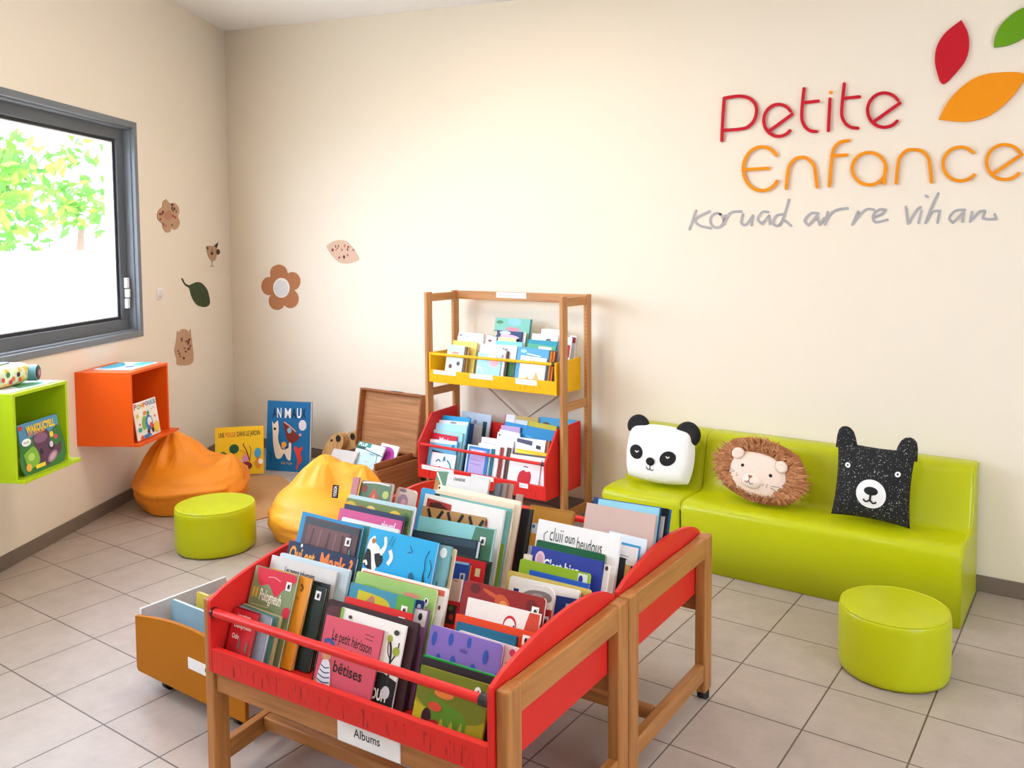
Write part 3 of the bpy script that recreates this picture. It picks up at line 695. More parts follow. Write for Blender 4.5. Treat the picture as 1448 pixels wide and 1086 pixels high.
# panda
PW, PH, PT = .385, .31, .12
tf = frame((-1.985, 4.185, .515), .1, .2, -.03); S = cushion_surface(PW, PH, PT, .45, 5)
panda = empty('cushion', (-1.985, 4.2, .345), 'white plush panda cushion with black ears on the single lime seat', 'cushion', 'animal cushions')
FUR = M('#f4f1ee', .95, .06, 120, .5)
part(cushion_mesh(S, tf, FUR), 'cushion_body', panda)
def ear(side, cu, cv, w, h, rot):
    mb = MB(tf); q = [(w*math.cos(a), h*max(math.sin(a), -.25)) for a in [PI*2*i/28 for i in range(28)]]
    def mp(p, z, k):
        x, y = p[0]*k, p[1]*k
        return (cu+x*math.cos(rot)-y*math.sin(rot), cv+x*math.sin(rot)+y*math.cos(rot), z)
    n = len(q); vs = []; lv = [(-.026, .7), (-.016, .95), (0, 1), (.016, .95), (.026, .7)]
    for z, k in lv: vs += [mp(p, z, k) for p in q]
    mb.add(vs, [(i*n+j, i*n+(j+1) % n, (i+1)*n+(j+1) % n, (i+1)*n+j) for i in range(4) for j in range(n)], BLK, True)
    mb.add(vs[:n], [list(range(n-1, -1, -1))], BLK, True); mb.add(vs[4*n:], [list(range(n))], BLK, True)
    return part(mb, 'ear', panda)
ear(-1, -.138, .135, .062, .062, .38); ear(1, .143, .122, .07, .07, -.6)
mb = MB(tf); patch(S, tf, ell(-.6, -.02, .2, .26, 24, .2), BLK, .004, mb); eL = part(mb, 'eye_patch', panda)
mb = MB(tf); patch(S, tf, ell(.34, -.1, .22, .27, 24, -.5), BLK, .004, mb); eR = part(mb, 'eye_patch', panda)
for u, v in ((-.57, .0), (.34, -.05)):
    mb = MB(); strokeS(S, tf, [(u-.05, v+.02), (u, v-.03), (u+.05, v+.02)], .003, WHT, mb, .006); part(mb, 'closed_eye', panda)
mb = MB(tf); patch(S, tf, ell(-.15, -.28, .13, .14), BLK, .008, mb); part(mb, 'nose', panda)
mb = MB(); strokeS(S, tf, [(-.15, -.4), (-.15, -.55)], .0022, BLK, mb); strokeS(S, tf, [(-.27, -.47), (-.21, -.56), (-.15, -.55), (-.09, -.58), (-.04, -.55)], .0022, BLK, mb); part(mb, 'mouth', panda)
# lion
LW_, LH_ = .40, .30
tfl = frame((-1.425, 4.165, .508), .0, .2, -.14)
lion = empty('cushion', (-1.425, 4.2, .345), 'lion face cushion with shaggy brown mane in the middle of the lime bench', 'cushion', 'animal cushions')
SM = cushion_surface(.45, .315, .1, .85, 3)
MANE = [M('#b8794c', .9, .15, 60), M('#a5663c', .9, .15, 60), M('#c98a5c', .9, .15, 60)]
part(cushion_mesh(SM, tfl, MANE[1], 24), 'cushion_body', lion)
mb = MB(); rn = random.Random(4)
for k in range(1500):
    a = rn.uniform(0, 2*PI); q = rn.uniform(.62, 1.0); up = .5+.5*math.sin(a)
    u, v = q*math.cos(a)*.93, q*math.sin(a)*.93
    p0 = Vector(SM(u, v, 1 if rn.random() < .85 else -1, -.004)); out = Vector((math.cos(a), math.sin(a)*.8, .0)).normalized()
    ln = rn.uniform(.03, .06)*(.75+.5*abs(math.cos(a)))*(1 if math.sin(a) > -.75 else .35)
    sd = Vector((-out.y, out.x, 0))*rn.uniform(-.5, .5)
    p1 = p0+out*ln*.4+Vector((0, 0, .02))+sd*ln*.4; p2 = p0+out*ln+Vector((0, 0, rn.uniform(-.006, .014)))+sd*ln-Vector((0, .012*up, 0))
    wv = Vector((-out.y, out.x, 0))*rn.uniform(.0025, .005); mt = MANE[rn.randrange(3)]
    P3 = [p0-wv, p0+wv, p1+wv*.9, p1-wv*.9, p2]
    mb.add([tfl(*p) for p in P3], [(0, 1, 2, 3), (3, 2, 4)], mt, True)
part(mb, 'mane', lion)['kind'] = 'stuff'
FACE = M('#efd6c4', .9, .05, 80)
SF = cushion_surface(.315, .228, .10, .75, 3.2)
tff = lambda x, y, z: tfl(x+.002, y-.016, z+.022)
part(cushion_mesh(SF, tff, FACE, 24), 'face', lion)
for sx, cy_, rot in ((-1, .078, .5), (1, .07, -.6)):
    mb = MB(tff); q = ell(0, 0, .032, .028, 20); n = 20; vs = []
    for z, k in ((-.012, .7), (0, 1), (.01, 1), (.018, .75), (.012, .3)):
        for x, y in q: vs.append((sx*.112+x*k*math.cos(rot)-y*k*math.sin(rot), cy_+x*k*math.sin(rot)+y*k*math.cos(rot), .035+z))
    mb.add(vs, [(i*n+j, i*n+(j+1) % n, (i+1)*n+(j+1) % n, (i+1)*n+j) for i in range(4) for j in range(n)], FACE, True); mb.add(vs[4*n:], [list(range(n))], FACE, True); part(mb, 'ear', lion)
for u, v in ((-.48, .25), (.46, .15)):
    mb = MB(tff); patch(SF, tff, ell(u, v, .055, .075), BLK, .004, mb); part(mb, 'eye', lion)
mb = MB(tff); vs = []; n = 24
for i in range(9):
    th = PI/2*i/8
    for j in range(n): a = 2*PI*j/n; vs.append((-.012+.052*math.cos(a)*math.cos(th), -.035+.038*math.sin(a)*math.cos(th), .042+.032*math.sin(th)))
mb.add(vs, [(i*n+j, i*n+(j+1) % n, (i+1)*n+(j+1) % n, (i+1)*n+j) for i in range(8) for j in range(n)], M('#f3dfcf', .9, .04, 80), True); mz = part(mb, 'muzzle', lion)
mb = MB(tff); mb.add([(-.032, -.008, .068), (-.006, -.008, .069), (-.019, -.028, .0735)], [(0, 1, 2)], M('#b9715a', .7)); mb.add([(-.032, -.008, .066), (-.006, -.008, .067), (-.019, -.028, .07), (-.019, -.012, .0755)], [(0, 3, 2), (3, 1, 2), (0, 1, 3)], M('#b9715a', .7)); part(mb, 'nose', lion)
DK = M('#4a3430', .8)
mb = MB(); 
for pp in ([(-.019, -.027, .0745), (-.02, -.036, .0755)], [(-.04, -.04, .071), (-.032, -.047, .0735), (-.02, -.037, .0755)], [(-.02, -.037, .0755), (-.008, -.049, .0735), (.003, -.042, .071)]): mb.tube([Vector(tff(*p)) for p in pp], .0016, DK, 6)
part(mb, 'mouth', lion)
mb = MB()
for pts in ([(-.93, -.04), (-.7, -.14)], [(-.93, -.2), (-.74, -.19)], [(.55, -.3), (.78, -.28)], [(.55, -.38), (.74, -.5)]): strokeS(SF, tff, pts, .0012, DK, mb)
for u, v in ((-.62, -.2), (-.58, -.27), (-.62, -.3), (.3, -.3), (.3, -.38), (.42, -.28), (.42, -.35), (.42, -.42)): mb.tube([Vector(tff(*SF(u, v, 1, 0))), Vector(tff(*SF(u, v, 1, .003)))], .002, DK, 6)
part(mb, 'whiskers', lion)
# bear
tfb = frame((-.895, 4.165, .53), .02, .19, -.03); SB = cushion_surface(.345, .35, .13, .0, 2.2, .07)
bear = empty('cushion', (-.895, 4.2, .345), 'square black bear cushion with white muzzle near the end of the lime bench', 'cushion', 'animal cushions')
BEARM = FLECK('#141416', '#b9b9b6', 150, .64, .85, 'black_white_print')
part(cushion_mesh(SB, tfb, BEARM, 26), 'cushion_body', bear)
for sx, dy in ((-1, .012), (1, 0)):
    mb = MB(tfb); n = 22; vs = []; st = [(0, .052), (.03, .047), (.06, .042), (.085, .034), (.1, .02), (.105, .004)]
    for y, w_ in st:
        for j in range(n): a = 2*PI*j/n; vs.append((sx*(.128+.012*y/.1)+w_*math.cos(a), .128+dy+y, w_*.55*math.sin(a)))
    mb.add(vs, [(i*n+j, i*n+(j+1) % n, (i+1)*n+(j+1) % n, (i+1)*n+j) for i in range(5) for j in range(n)], BEARM, True); part(mb, 'ear', bear)
mb = MB(tfb); patch(SB, tfb, ell(.04, -.28, .4, .4, 30), WHT, .003, mb); part(mb, 'muzzle', bear)
mb = MB(tfb); patch(SB, tfb, ell(.04, -.2, .19, .12), BLK, .006, mb); part(mb, 'nose', bear)
mb = MB(); strokeS(SB, tfb, [(.04, -.3), (.03, -.45)], .005, BLK, mb, .004); strokeS(SB, tfb, [(-.15, -.45), (-.08, -.51), (.03, -.45)], .004, BLK, mb, .004); strokeS(SB, tfb, [(.03, -.45), (.12, -.53), (.2, -.48)], .004, BLK, mb, .004); part(mb, 'mouth', bear)
for u, v in ((-.66, .4), (.68, .36)):
    mb = MB(tfb); patch(SB, tfb, ell(u, v, .075, .075), WHT, .003, mb); patch(SB, tfb, ell(u, v, .025, .03), BLK, .006, mb); part(mb, 'eye', bear)
# ------------------------------------------------------------------ mat and big books in the corner
mat_px = [(318, 745), (352, 739), (380, 732), (400, 729), (470, 712), (500, 700), (415, 688), (398, 674), (345, 671)]
mb = MB(); q = [on(x, y, (0, 0, 1), .0) for x, y in mat_px]; cc = sum(q)/len(q)
mb.prism(q, lambda p: (p[0]-cc[0], p[1]-cc[1], .0005), lambda p: (p[0]-cc[0], p[1]-cc[1], .007), M('#b98a5a', .6, .15, 4))
mo = mb.build('cork_mat'); mo.location = cc; tag(mo, 'flat tan cork floor mat in the corner between the two bean bags', 'mat')
bO = '#d8372a'
A_ = Vector((.687, .727, 0)).normalized()
yb = slab('picture_book', Vector(fl0 := on(304, 674, (0, 0, 1), .016))+(Vector((-.727*.22, .687*.22, 1)).normalized())*.345, A_, Vector((-.727*.22, .687*.22, 1)), .335, .342, .018, ['#e8b810'], [
    ('r', '#efc11c', 0, 0, 1, 1.02), ('t', '#2f2416', 'UNE', .07, .22, .12, .1, .02, -.02), ('t', '#d0482c', 'POULE', .22, .215, .2, .1, .02, -.02), ('t', '#2f2416', 'DANS LE JARDIN', .45, .205, .48, .1, .02, -.02),
    ('e', '#2f6b3a', .16, .62, .09, .1), ('e', '#1f5a3a', .39, .47, .1, .1), ('s', '#3a2a20', .012, [(.16, .62), (.18, .85)]), ('s', '#3a2a20', .012, [(.39, .5), (.38, .8)]), ('c', '#7a2436', [(.12, .78), (.3, .7), (.42, .66), (.48, .8), (.62, .74), (.75, .8), (.72, .9), (.4, .92), (.18, .9)]), ('c', '#c83c4c', [(.34, .68), (.5, .7), (.5, .84), (.34, .84)]), ('e', '#e7d8e2', .52, .74, .05, .05), ('e', '#d98aa8', .63, .68, .07, .08), ('e', '#2b2226', .3, .7, .04, .06),
    ('s', '#3a2a20', .018, [(.72, .75), (.64, .5), (.58, .4), (.6, .36)]), ('s', '#3a2a20', .012, [(.72, .7), (.74, .5), (.7, .42)]), ('s', '#c8502c', .01, [(.5, .5), (.6, .54), (.66, .6)]), ('e', '#3a9fc8', .88, .58, .07, .11), ('c', '#d98a2c', [(.8, .78), (.9, .66), (.96, .8), (.88, .92)]), ('e', '#f1e6d0', .94, .76, .05, .06), ('e', '#e3b43a', .6, .86, .08, .05), ('s', '#8a5a2c', .01, [(.5, .96), (.62, .93), (.74, .9)])],
    'yellow square picture book leaning in the corner beside the blue book', 'book')
B_ = Vector((-.356*.1, .935*.1, 1)).normalized()
slab('picture_book', Vector((-5.098, 4.04, .022))+B_*.49, (.935, .356, 0), B_, .352, .49, .03, ['#17639a'], [
    ('r', '#1b6a9f', 0, 0, 1, 1.49), ('t', '#0f2c4c', 'A', .12, .35, .1, .21, .02), ('t', '#f3efe6', 'N', .23, .34, .1, .2, .02), ('t', '#0f2c4c', 'I', .35, .34, .02, .1, .02), ('t', '#f3efe6', 'M', .41, .34, .14, .2, .02), ('t', '#0d2440', 'A', .57, .34, .11, .2, .02), ('t', '#f3efe6', 'U', .69, .33, .1, .2, .02), ('t', '#0f2c4c', 'X', .8, .33, .1, .2, .02),
    ('c', '#efdcc2', [(.12, .42), (.17, .48), (.22, .43), (.26, .42), (.28, .62), (.27, .78), (.33, .93), (.5, .98), (.53, .86), (.57, .85), (.58, 1.0), (.57, 1.2), (.53, 1.22), (.48, 1.18), (.42, 1.08), (.35, 1.18), (.28, 1.2), (.22, 1.15), (.16, .9), (.14, .62)]), ('e', '#3a2420', .19, .58, .03, .03), ('e', '#e7a23a', .41, .9, .06, .06), ('s', '#2b2a4a', .02, [(.33, .88), (.36, .98), (.44, .99), (.49, .93)]),
    ('c', '#7a2f2a', [(.37, .45), (.45, .46), (.62, .6), (.74, .7), (.78, .68), (.72, .8), (.58, .86), (.47, .78), (.42, .6)]), ('s', '#e0a890', .025, [(.4, .43), (.52, .5), (.68, .62)]), ('e', '#7fb8c8', .53, .6, .05, .06), ('e', '#e88aa0', .78, .68, .03, .03), ('e', '#dfd6dc', .83, .48, .09, .11),
    ('c', '#d8402c', [(.64, .95), (.7, .92), (.74, .98), (.82, .92), (.85, .96), (.8, 1.06), (.84, 1.2), (.76, 1.32), (.74, 1.4), (.7, 1.38), (.74, 1.24), (.7, 1.1)]), ('t', '#c9a64a', 'Katy Viager', .36, 1.3, .26, .05), ('s', '#123f66', .02, [(.08, 1.05), (.12, 1.15), (.1, 1.25)])],
    'tall blue picture book with white llama leaning on the back wall', 'book')
# ------------------------------------------------------------------ wooden toys and the chest
def hippo(loc, yaw, label, k, tiltr):
    w = WOOD('#d9ad72', 'z', .5); root = empty('wooden_toy', loc, label, 'toy', 'wooden animal toys')
    q = smooth_line([(-.06, 0), (-.07, .1), (-.04, .2), (-.0, .27), (.05, .3), (.09, .28), (.1, .22), (.07, .14), (.06, .06), (.07, 0), (-.06, 0)], 5)[:-1]
    R_ = Matrix.Rotation(yaw, 3, 'Z')
    def mp(x, y, z):
        x, z = x*math.cos(tiltr)+z*math.sin(tiltr), -x*math.sin(tiltr)+z*math.cos(tiltr)
        return tuple(Vector(loc)+R_ @ Vector((x*k, y, z*k)))
    mb = MB(mp); mb.prism(q, lambda p: (p[0], -.03, p[1]), lambda p: (p[0], .03, p[1]), w, True); part(mb, 'body', root, bevel=.006)
    for x, z, r in ((.055, .262, .022), (.0, .23, .009), (-.035, .075, .01)):
        mb = MB(mp); mb.prism([(x+r*math.cos(a*PI/8), z+r*1.2*math.sin(a*PI/8)) for a in range(16)], lambda p: (p[0], -.0315, p[1]), lambda p: (p[0], -.034, p[1]), M('#2a2320', .5)); part(mb, 'painted_spot', root)
hippo((-4.70, 4.3, .009), .15, 'wooden animal toy leaning beside the tall blue book, with a dark eye', 1.0, .22)
hippo((-4.585, 4.385, .009), .1, 'wooden animal toy half hidden behind the chest, right of its twin', .98, .05)
TB = WOOD('#a3653a', 'x', .45); TBY = WOOD('#a3653a', 'y', .45); LIDW = WOOD('#c08a5e', 'x', .5)
TX0, TX1, TY0, TY1, TZ = -4.462, -3.868, 3.945, 4.37, .192
trunk = empty('wooden_chest', ((TX0+TX1)/2, (TY0+TY1)/2, 0), 'open brown wooden chest full of books beside the wooden bookcase', 'chest')
part(MB().box(TX0, TX1, TY0, TY0+.014, .001, TZ, TB), 'front_panel', trunk, bevel=.003); part(MB().box(TX0, TX1, TY1-.014, TY1, .001, TZ, TB), 'back_panel', trunk, bevel=.003)
part(MB().box(TX0, TX0+.014, TY0+.014, TY1-.014, .001, TZ, TBY), 'side_panel', trunk, bevel=.003); part(MB().box(TX1-.014, TX1, TY0+.014, TY1-.014, .001, TZ, TBY), 'side_panel', trunk, bevel=.003)
part(MB().box(TX0+.014, TX1-.014, TY0+.014, TY1-.014, .004, .016, TB), 'bottom_panel', trunk)
lid = empty('lid', (0, 0, 0)); lid.parent = trunk
LB = Vector((0, .16, 1)).normalized(); LN2 = Vector((0, -1, .16)).normalized(); LO_ = Vector((0, TY1+.004, TZ+.004))
def lt(x, y, z): return tuple(LO_+Vector((x, 0, 0))+LB*y+LN2*z-Vector(trunk.location))
LH = .425
MB(lt).box(TX0, TX1, 0, LH, -.012, 0, LIDW).build('lid_panel', lid)
MB(lt).box(TX0, TX1, LH-.014, LH, 0, .05, TB).build('lid_edge', lid, bevel=.002); MB(lt).box(TX0, TX1, 0, .012, 0, .05, TB).build('lid_edge', lid, bevel=.002)
MB(lt).box(TX0, TX0+.014, .012, LH-.014, 0, .05, TB).build('lid_edge', lid, bevel=.002); MB(lt).box(TX1-.014, TX1, .012, LH-.014, 0, .05, TB).build('lid_edge', lid, bevel=.002)
MB(lt).box((TX0+TX1)/2-.0, (TX0+TX1)/2+.09, LH, LH+.004, .01, .04, M('#4a3a30', .4)).build('hinge_plate', lid)
mb = MB(); mb.box(TX1-.05, TX1-.036, TY0+.02, TY1-.04, .0165, .232, TBY); part(mb, 'divider_board', trunk, bevel=.004)
slab('picture_book', (-4.44, 4.105, .236), (1, -.0, .03), (-.02, .55, .8), .24, .22, .012, ['#c9c2bd'], [('s', '#5a4f4c', .01, [(.7, .7), (.75, .78), (.8, .74)]), ('r', '#d5cec8', .02, .02, .98, .8)], 'grey book lying tilted at the left of the open chest', 'book', 'books in the chest')
slab('picture_book', (-4.255, 4.17, .30), (1, .0, -.05), (.03, .5, .8), .25, .275, .012, ['#d7eaf0'], [
    ('r', '#dceef4', 0, 0, 1, 1), ('r', '#3f9a8a', 0, 0, .5, .12), ('r', '#2f5a5a', 0, .12, .34, .2), ('t', '#f4f8f8', 'PLUF', .06, .11, .3, .09, .03), ('s', '#2f6a72', .025, [(.3, .18), (.6, .22), (1, .27)]), ('e', '#c8e4f0', .52, .56, .32, .34), ('s', '#3f8a90', .03, [(.18, .3), (.14, .6), (.3, .92)]), ('s', '#3f5a62', .02, [(.84, .3), (.9, .6), (.78, .9)]), ('s', '#5fb0b8', .04, [(.02, .3), (.12, .36), (.2, .3)]), ('e', '#c8303c', .53, .7, .055, .06), ('s', '#c88aa0', .012, [(.46, .48), (.53, .52), (.6, .48)]), ('t', '#3f6a72', 'mais ouf', .55, .3, .36, .06)],
    'pale blue picture book with a round face and red nose in the chest', 'book', 'books in the chest')
slab('picture_book', (-4.10, 4.235, .295), (1, .0, -.05), (.03, .5, .8), .165, .25, .012, ['#f2eef2'], [('c', '#b43aa0', [(.12, .14), (.6, .12), (.9, .4), (.9, 1), (.12, 1)])], 'white and magenta book standing at the right of the chest', 'book', 'books in the chest')
# ------------------------------------------------------------------ wooden bookcase with a yellow and a red tray
BW_ = '#c48a52'
BZ, BX, BY_ = WOOD(BW_, 'z'), WOOD(BW_, 'x'), WOOD(BW_, 'y')
case = empty('display_bookcase', (-3.06, 4.27, 0), 'tall open beech bookcase with a yellow tray above a red tray', 'bookcase')
CXL, CXR, CYF, CYB = -3.562, -2.553, 4.09, 4.415
RED = M('#d62a24', .38, .03, 8, spec=.25); YEL = M('#eeb310', .38, .03, 8, spec=.25)
HOLE = M('#3a2416', .7)
for x in (CXL, CXR):
    for y0, y1 in ((CYF, CYF+.055), (CYB-.055, CYB)):
        p = part(MB().box(x-.012, x+.012, y0, y1, .001, 1.355, BZ), 'post', case, bevel=.004)
    mb = MB()
    for k in range(44):
        z = .3+k*.024
        mb.tube([(x+.004, CYB-.0548, z), (x+.004, CYB-.0556, z)], .0032, HOLE, 8)
    part(mb, 'peg_holes', case)
    for z in (1.295, .69, .06):
        part(MB().box(x-.009, x+.009, CYF+.055, CYB-.055, z, z+.05, BY_), 'side_rail', case, bevel=.003)
part(MB().box(CXL+.012, CXR-.012, CYB-.03, CYB-.012, 1.298, 1.352, BX), 'top_rail', case, bevel=.003)
lb = part(MB().box(-3.22, -2.99, CYB-.0325, CYB-.0305, 1.315, 1.35, M('#f4f2ee', .5)), 'label_plate', case)
part(art([('t', '#8a8680', 'Fantasia Bellamen', .05, .66, .72, .3)], lambda x, y, h: (-3.22+x*.23, CYB-.0325-h, 1.35-y*.035)), 'label_text', case)
mb = MB(); mb.tube([(-3.42, CYB-.006, .80), (-2.98, CYB-.006, .50)], .006, M('#b7a48c', .4), 8); part(mb, 'brace_wire', case)
mb = MB(); mb.tube([(-2.66, CYB+.004, .80), (-3.1, CYB+.004, .50)], .006, M('#b7a48c', .4), 8); part(mb, 'brace_wire', case)
def groove_mat(hexc, hexd, sx=1):
    key = ('g', hexc, hexd)
    if key in _M: return _M[key]
    mt, nt, b = _new('scratched_'+hexc.strip('#'))
    tc = nt.nodes.new('ShaderNodeTexCoord'); mp = nt.nodes.new('ShaderNodeMapping'); mp.inputs['Scale'].default_value = (150, 150, 14); mp.inputs['Rotation'].default_value = (0, .2, 0)
    nz = nt.nodes.new('ShaderNodeTexNoise'); nz.inputs['Scale'].default_value = 1; nz.inputs['Detail'].default_value = 1
    nt.links.new(tc.outputs['Object'], mp.inputs['Vector']); nt.links.new(mp.outputs['Vector'], nz.inputs['Vector'])
    r = nt.nodes.new('ShaderNodeValToRGB'); r.color_ramp.elements[0].position = .30; r.color_ramp.elements[0].color = lin(hexd); r.color_ramp.elements[1].position = .40; r.color_ramp.elements[1].color = lin(hexc)
    nt.links.new(nz.outputs['Fac'], r.inputs['Fac']); nt.links.new(r.outputs['Color'], b.inputs['Base Color']); b.inputs['Roughness'].default_value = .38; b.inputs['Specular IOR Level'].default_value = .25
    _M[key] = mt
    return mt
def tray(root, x0, x1, yf, yb, zb, zlip, zrod, zback, mt, groove, midz=None):
    t = .012
    tr = empty('tray', (0, 0, 0)); tr.parent = root
    off = Matrix.Translation(-Vector(root.location))
    b = lambda mb, n, **k: mb.build(n, tr, inv=off, **k)
    b(MB().box(x0+t, x1-t, yf+.02, yb, zb+.004, zb+.016, mt), 'tray_floor')
    b(MB().box(x0+t, x1-t, yb-.01, yb, zb+.016, zback-.08, mt), 'tray_back')
    sl = [(yf, zb), (yb, zb), (yb, zback), (yf+.13, zback-.01), (yf, zrod-.0)]
    for x in (x0, x1-t):
        b(MB().prism(sl, lambda p: (x, p[0], p[1]), lambda p: (x+t, p[0], p[1]), mt), 'side_panel', bevel=.0025)
    b(MB().box(x0+t, x1-t, yf, yf+.018, zb, zlip, mt), 'front_lip', bevel=.003)
    b(MB().box(x0+t+.04, x1-t-.03, yf-.0008, yf, zb+.012, zlip-.018, groove), 'scratched_front')
    m2 = MB(); m2.tube([(x0+t, yf+.012, zrod-.012), (x1-t-.02, yf+.012, zrod-.012)], .0095, mt, 14); b(m2, 'front_rod')
    m2 = MB(); m2.tube([(x1-t-.022, yf+.012, zrod-.012), (x1-t, yf+.012, zrod-.012)], .012, M('#17171a', .4), 12); b(m2, 'rod_cap')
    return tr
YT = (-3.533, -2.582, 4.084, 4.352, .789, .868, .978, .985)
RT = (-3.533, -2.582, 3.966, 4.352, .206, .288, .425, .60)
ytray = tray(case, *YT, YEL, groove_mat('#eeb310', '#b9820c')); rtray = tray(case, *RT, RED, groove_mat('#d62a24', '#96201c'))
def plate(root, x0, x1, y, z0, z1, txt, name='label_plate'):
    part(MB().box(x0, x1, y-.0016, y, z0, z1, M('#f5f3ef', .5)), name, root)
    part(art([('t', '#a9a59e', txt, .12, .64, .7, .3)], lambda u, v, h: (x0+u*(x1-x0), y-.0016-h, z1-v*(z1-z0))), 'label_text', root)
yl = YT[2]-.0009
plate(case, -3.495, -3.315, yl, .843, .868, 'Les animaux'); plate(case, -3.205, -3.03, yl, .84, .868, 'La nature'); plate(case, -2.865, -2.715, yl, .835, .866, 'Les contes')
rl = RT[2]-.0009
plate(case, -3.50, -3.245, rl, .262, .288, 'Histoires'); plate(case, -3.11, -2.945, rl, .262, .288, 'Famille'); plate(case, -2.76, -2.70, rl, .262, .288, 'Jeux')
# ------------------------------------------------------------------ the two red book browsers
FL, FR, BR_, BL = (np.array(p) for p in ((-2.212, 1.508), (-1.136, 1.578), (-1.166, 2.897), (-2.42, 2.85)))
DEP = 1.32
def plan(u, v):     # u across 0..1, v depth 0..1 of both browsers together
    return (1-u)*(1-v)*FL+u*(1-v)*FR+u*v*BR_+(1-u)*v*BL
W0 = 1.078
OAK = '#b37840'
OZ, OX, OY = WOOD(OAK, 'z', .38), WOOD(OAK, 'x', .38), WOOD(OAK, 'y', .38)
def browser(v0, v1, label, front):
    c = plan(.5, (v0+v1)/2); root = empty('book_browser', (c[0], c[1], 0), label, 'book browser', 'red book browsers')
    D = (v1-v0)*DEP
    def tf(x, y, z):      # metres across, metres deep inside this browser
        p = plan(x/W0, v0+y/DEP); return (p[0], p[1], z)
    f = lambda: MB(tf)
    lw_, ld = .036, .062
    for x0 in (0, W0-lw_):
        for y0 in (0, D-ld):
            part(f().box(x0, x0+lw_, y0, y0+ld, .028, .60, OZ), 'leg', root, bevel=.006, seg=3)
        part(f().box(x0+.002, x0+lw_-.002, ld, D-ld, .525, .598, OY), 'side_rail', root, bevel=.004)
        part(f().box(x0+.004, x0+lw_-.004, ld, D-ld, .075, .135, OY), 'low_rail', root, bevel=.004)
        for y0 in (.03, D-.03):
            m = f(); m.tube([(x0+lw_/2, y0, .001), (x0+lw_/2, y0, .03)], .019, M('#16161a', .5), 14); part(m, 'foot', root)
    part(f().box(lw_, W0-lw_, .010, .032, .315, .386, OX), 'front_rail', root, bevel=.004)
    part(f().box(lw_, W0-lw_, D-.032, D-.010, .315, .386, OX), 'back_rail', root, bevel=.004)
    part(f().box(lw_, W0-lw_, .2 if front else .24, .232 if front else .272, .095, .135, OX), 'cross_rail', root, bevel=.004)
    # red tray
    t = .012; x0, x1 = lw_+.001, W0-lw_-.001; y0, y1 = (-.014 if front else -.001), D-.003
    tr = empty('tray', (0, 0, 0)); tr.parent = root; off = Matrix.Translation(-Vector(root.location))
    b = lambda mb, n, **k: mb.build(n, tr, inv=off, **k)
    b(f().box(x0+t, x1-t, y0+.017, y1-.002, .389, .399, RED), 'tray_floor')
    arcp = [(y0, .388), (y1, .388), (y1, .585), (y1-.02, .615)]+[(y1-.02-(y1-y0-.03)*k/14, .612+.055*math.sin(PI*min(1, (k/14)**.8))**.8) for k in range(1, 14)]+[(y0+.004, .606), (y0, .59)]
    for x in (x0, x1-t):
        b(f().prism(arcp, lambda p: (x, p[0], p[1]), lambda p: (x+t, p[0], p[1]), RED), 'side_panel', bevel=.003)
    if front:
        b(f().box(x0+t, x1-t, y0, y0+.019, .388, .462, RED), 'front_lip', bevel=.003)
        b(f().box(x0+.05, x1-.05, y0-.0008, y0, .398, .444, groove_mat('#d62a24', '#8f1c18')), 'scratched_front')
    else:
        b(f().box(x0+t, x1-t, y1-.028, y1, .388, .462, RED), 'back_lip', bevel=.003)
    yr = y0+.012 if front else y1-.014
    m = f(); m.tube([(x0+t, yr, .567), (x1-t-.024, yr, .567)], .0125, RED, 16); b(m, 'rod')
    for xa, xb in ((x0+t-.001, x0+t+.006), (x1-t-.026, x1-t)):
        m = f(); m.tube([(xa, yr, .567), (xb, yr, .567)], .0155, M('#17171a', .4), 14); b(m, 'rod_cap')
    if front:
        m = f(); m.box(.53, .745, .0065, .0095, .318, .384, M('#f4f2f0', .45)); lp = part(m, 'label_plate', root)
        part(art([('t', '#1c1c1c', 'Albums', .27, .62, .42, .36, .01)], lambda u, v, h: tf(.53+u*.215, .0065-h, .384-v*.066)), 'label_text', root)
    return root
browser(0, .483, 'front red book browser on wooden legs with white Albums label', True)
browser(.49, 1.0, 'rear red book browser on wooden legs beside the lime bench', False)
# ------------------------------------------------------------------ yellow rolling cart behind the browser's left leg
YC = M('#b06a06', .5, .05, 8, spec=.15)
cx0, cx1, cy0, cy1 = -2.97, -2.328, 1.735, 2.14
cart = empty('book_cart', ((cx0+cx1)/2, (cy0+cy1)/2, 0), 'low yellow book cart on black castors, left of the red browser', 'book cart')
def prof(x0, x1, z0, zt, bow): return [(x0+.01, z0), (x1-.01, z0), (x1, z0+.01), (x1, zt)]+[(x1+(x0-x1)*k/16, zt+bow*math.sin(PI*k/16)) for k in range(1, 16)]+[(x0, zt), (x0, z0+.01)]
for y in (cy0, cy1-.014):
    part(MB().prism(prof(cx0, cx1, .062, .272, .035 if y == cy0 else .03), lambda p: (p[0], y, p[1]), lambda p: (p[0], y+.014, p[1]), YC), 'end_panel', cart, bevel=.002)
WL = M('#e3e8ee', .35)
for x in (cx0+.008, cx1-.018): part(MB().box(x, x+.010, cy0+.014, cy1-.014, .07, .298, WL), 'side_panel', cart, bevel=.002)
part(MB().box(cx0+.018, cx1-.018, cy0+.014, cy1-.014, .07, .082, YC), 'cart_floor', cart)
part(MB().box(-2.64, -2.42, cy0-.002, cy0, .165, .205, M('#f1f0ee', .5)), 'label_plate', cart)
part(art([('t', '#333333', 'Kamishi', .45, .66, .5, .35, .02)], lambda u, v, h: (-2.64+u*.22, cy0-.002-h, .205-v*.04)), 'label_text', cart)
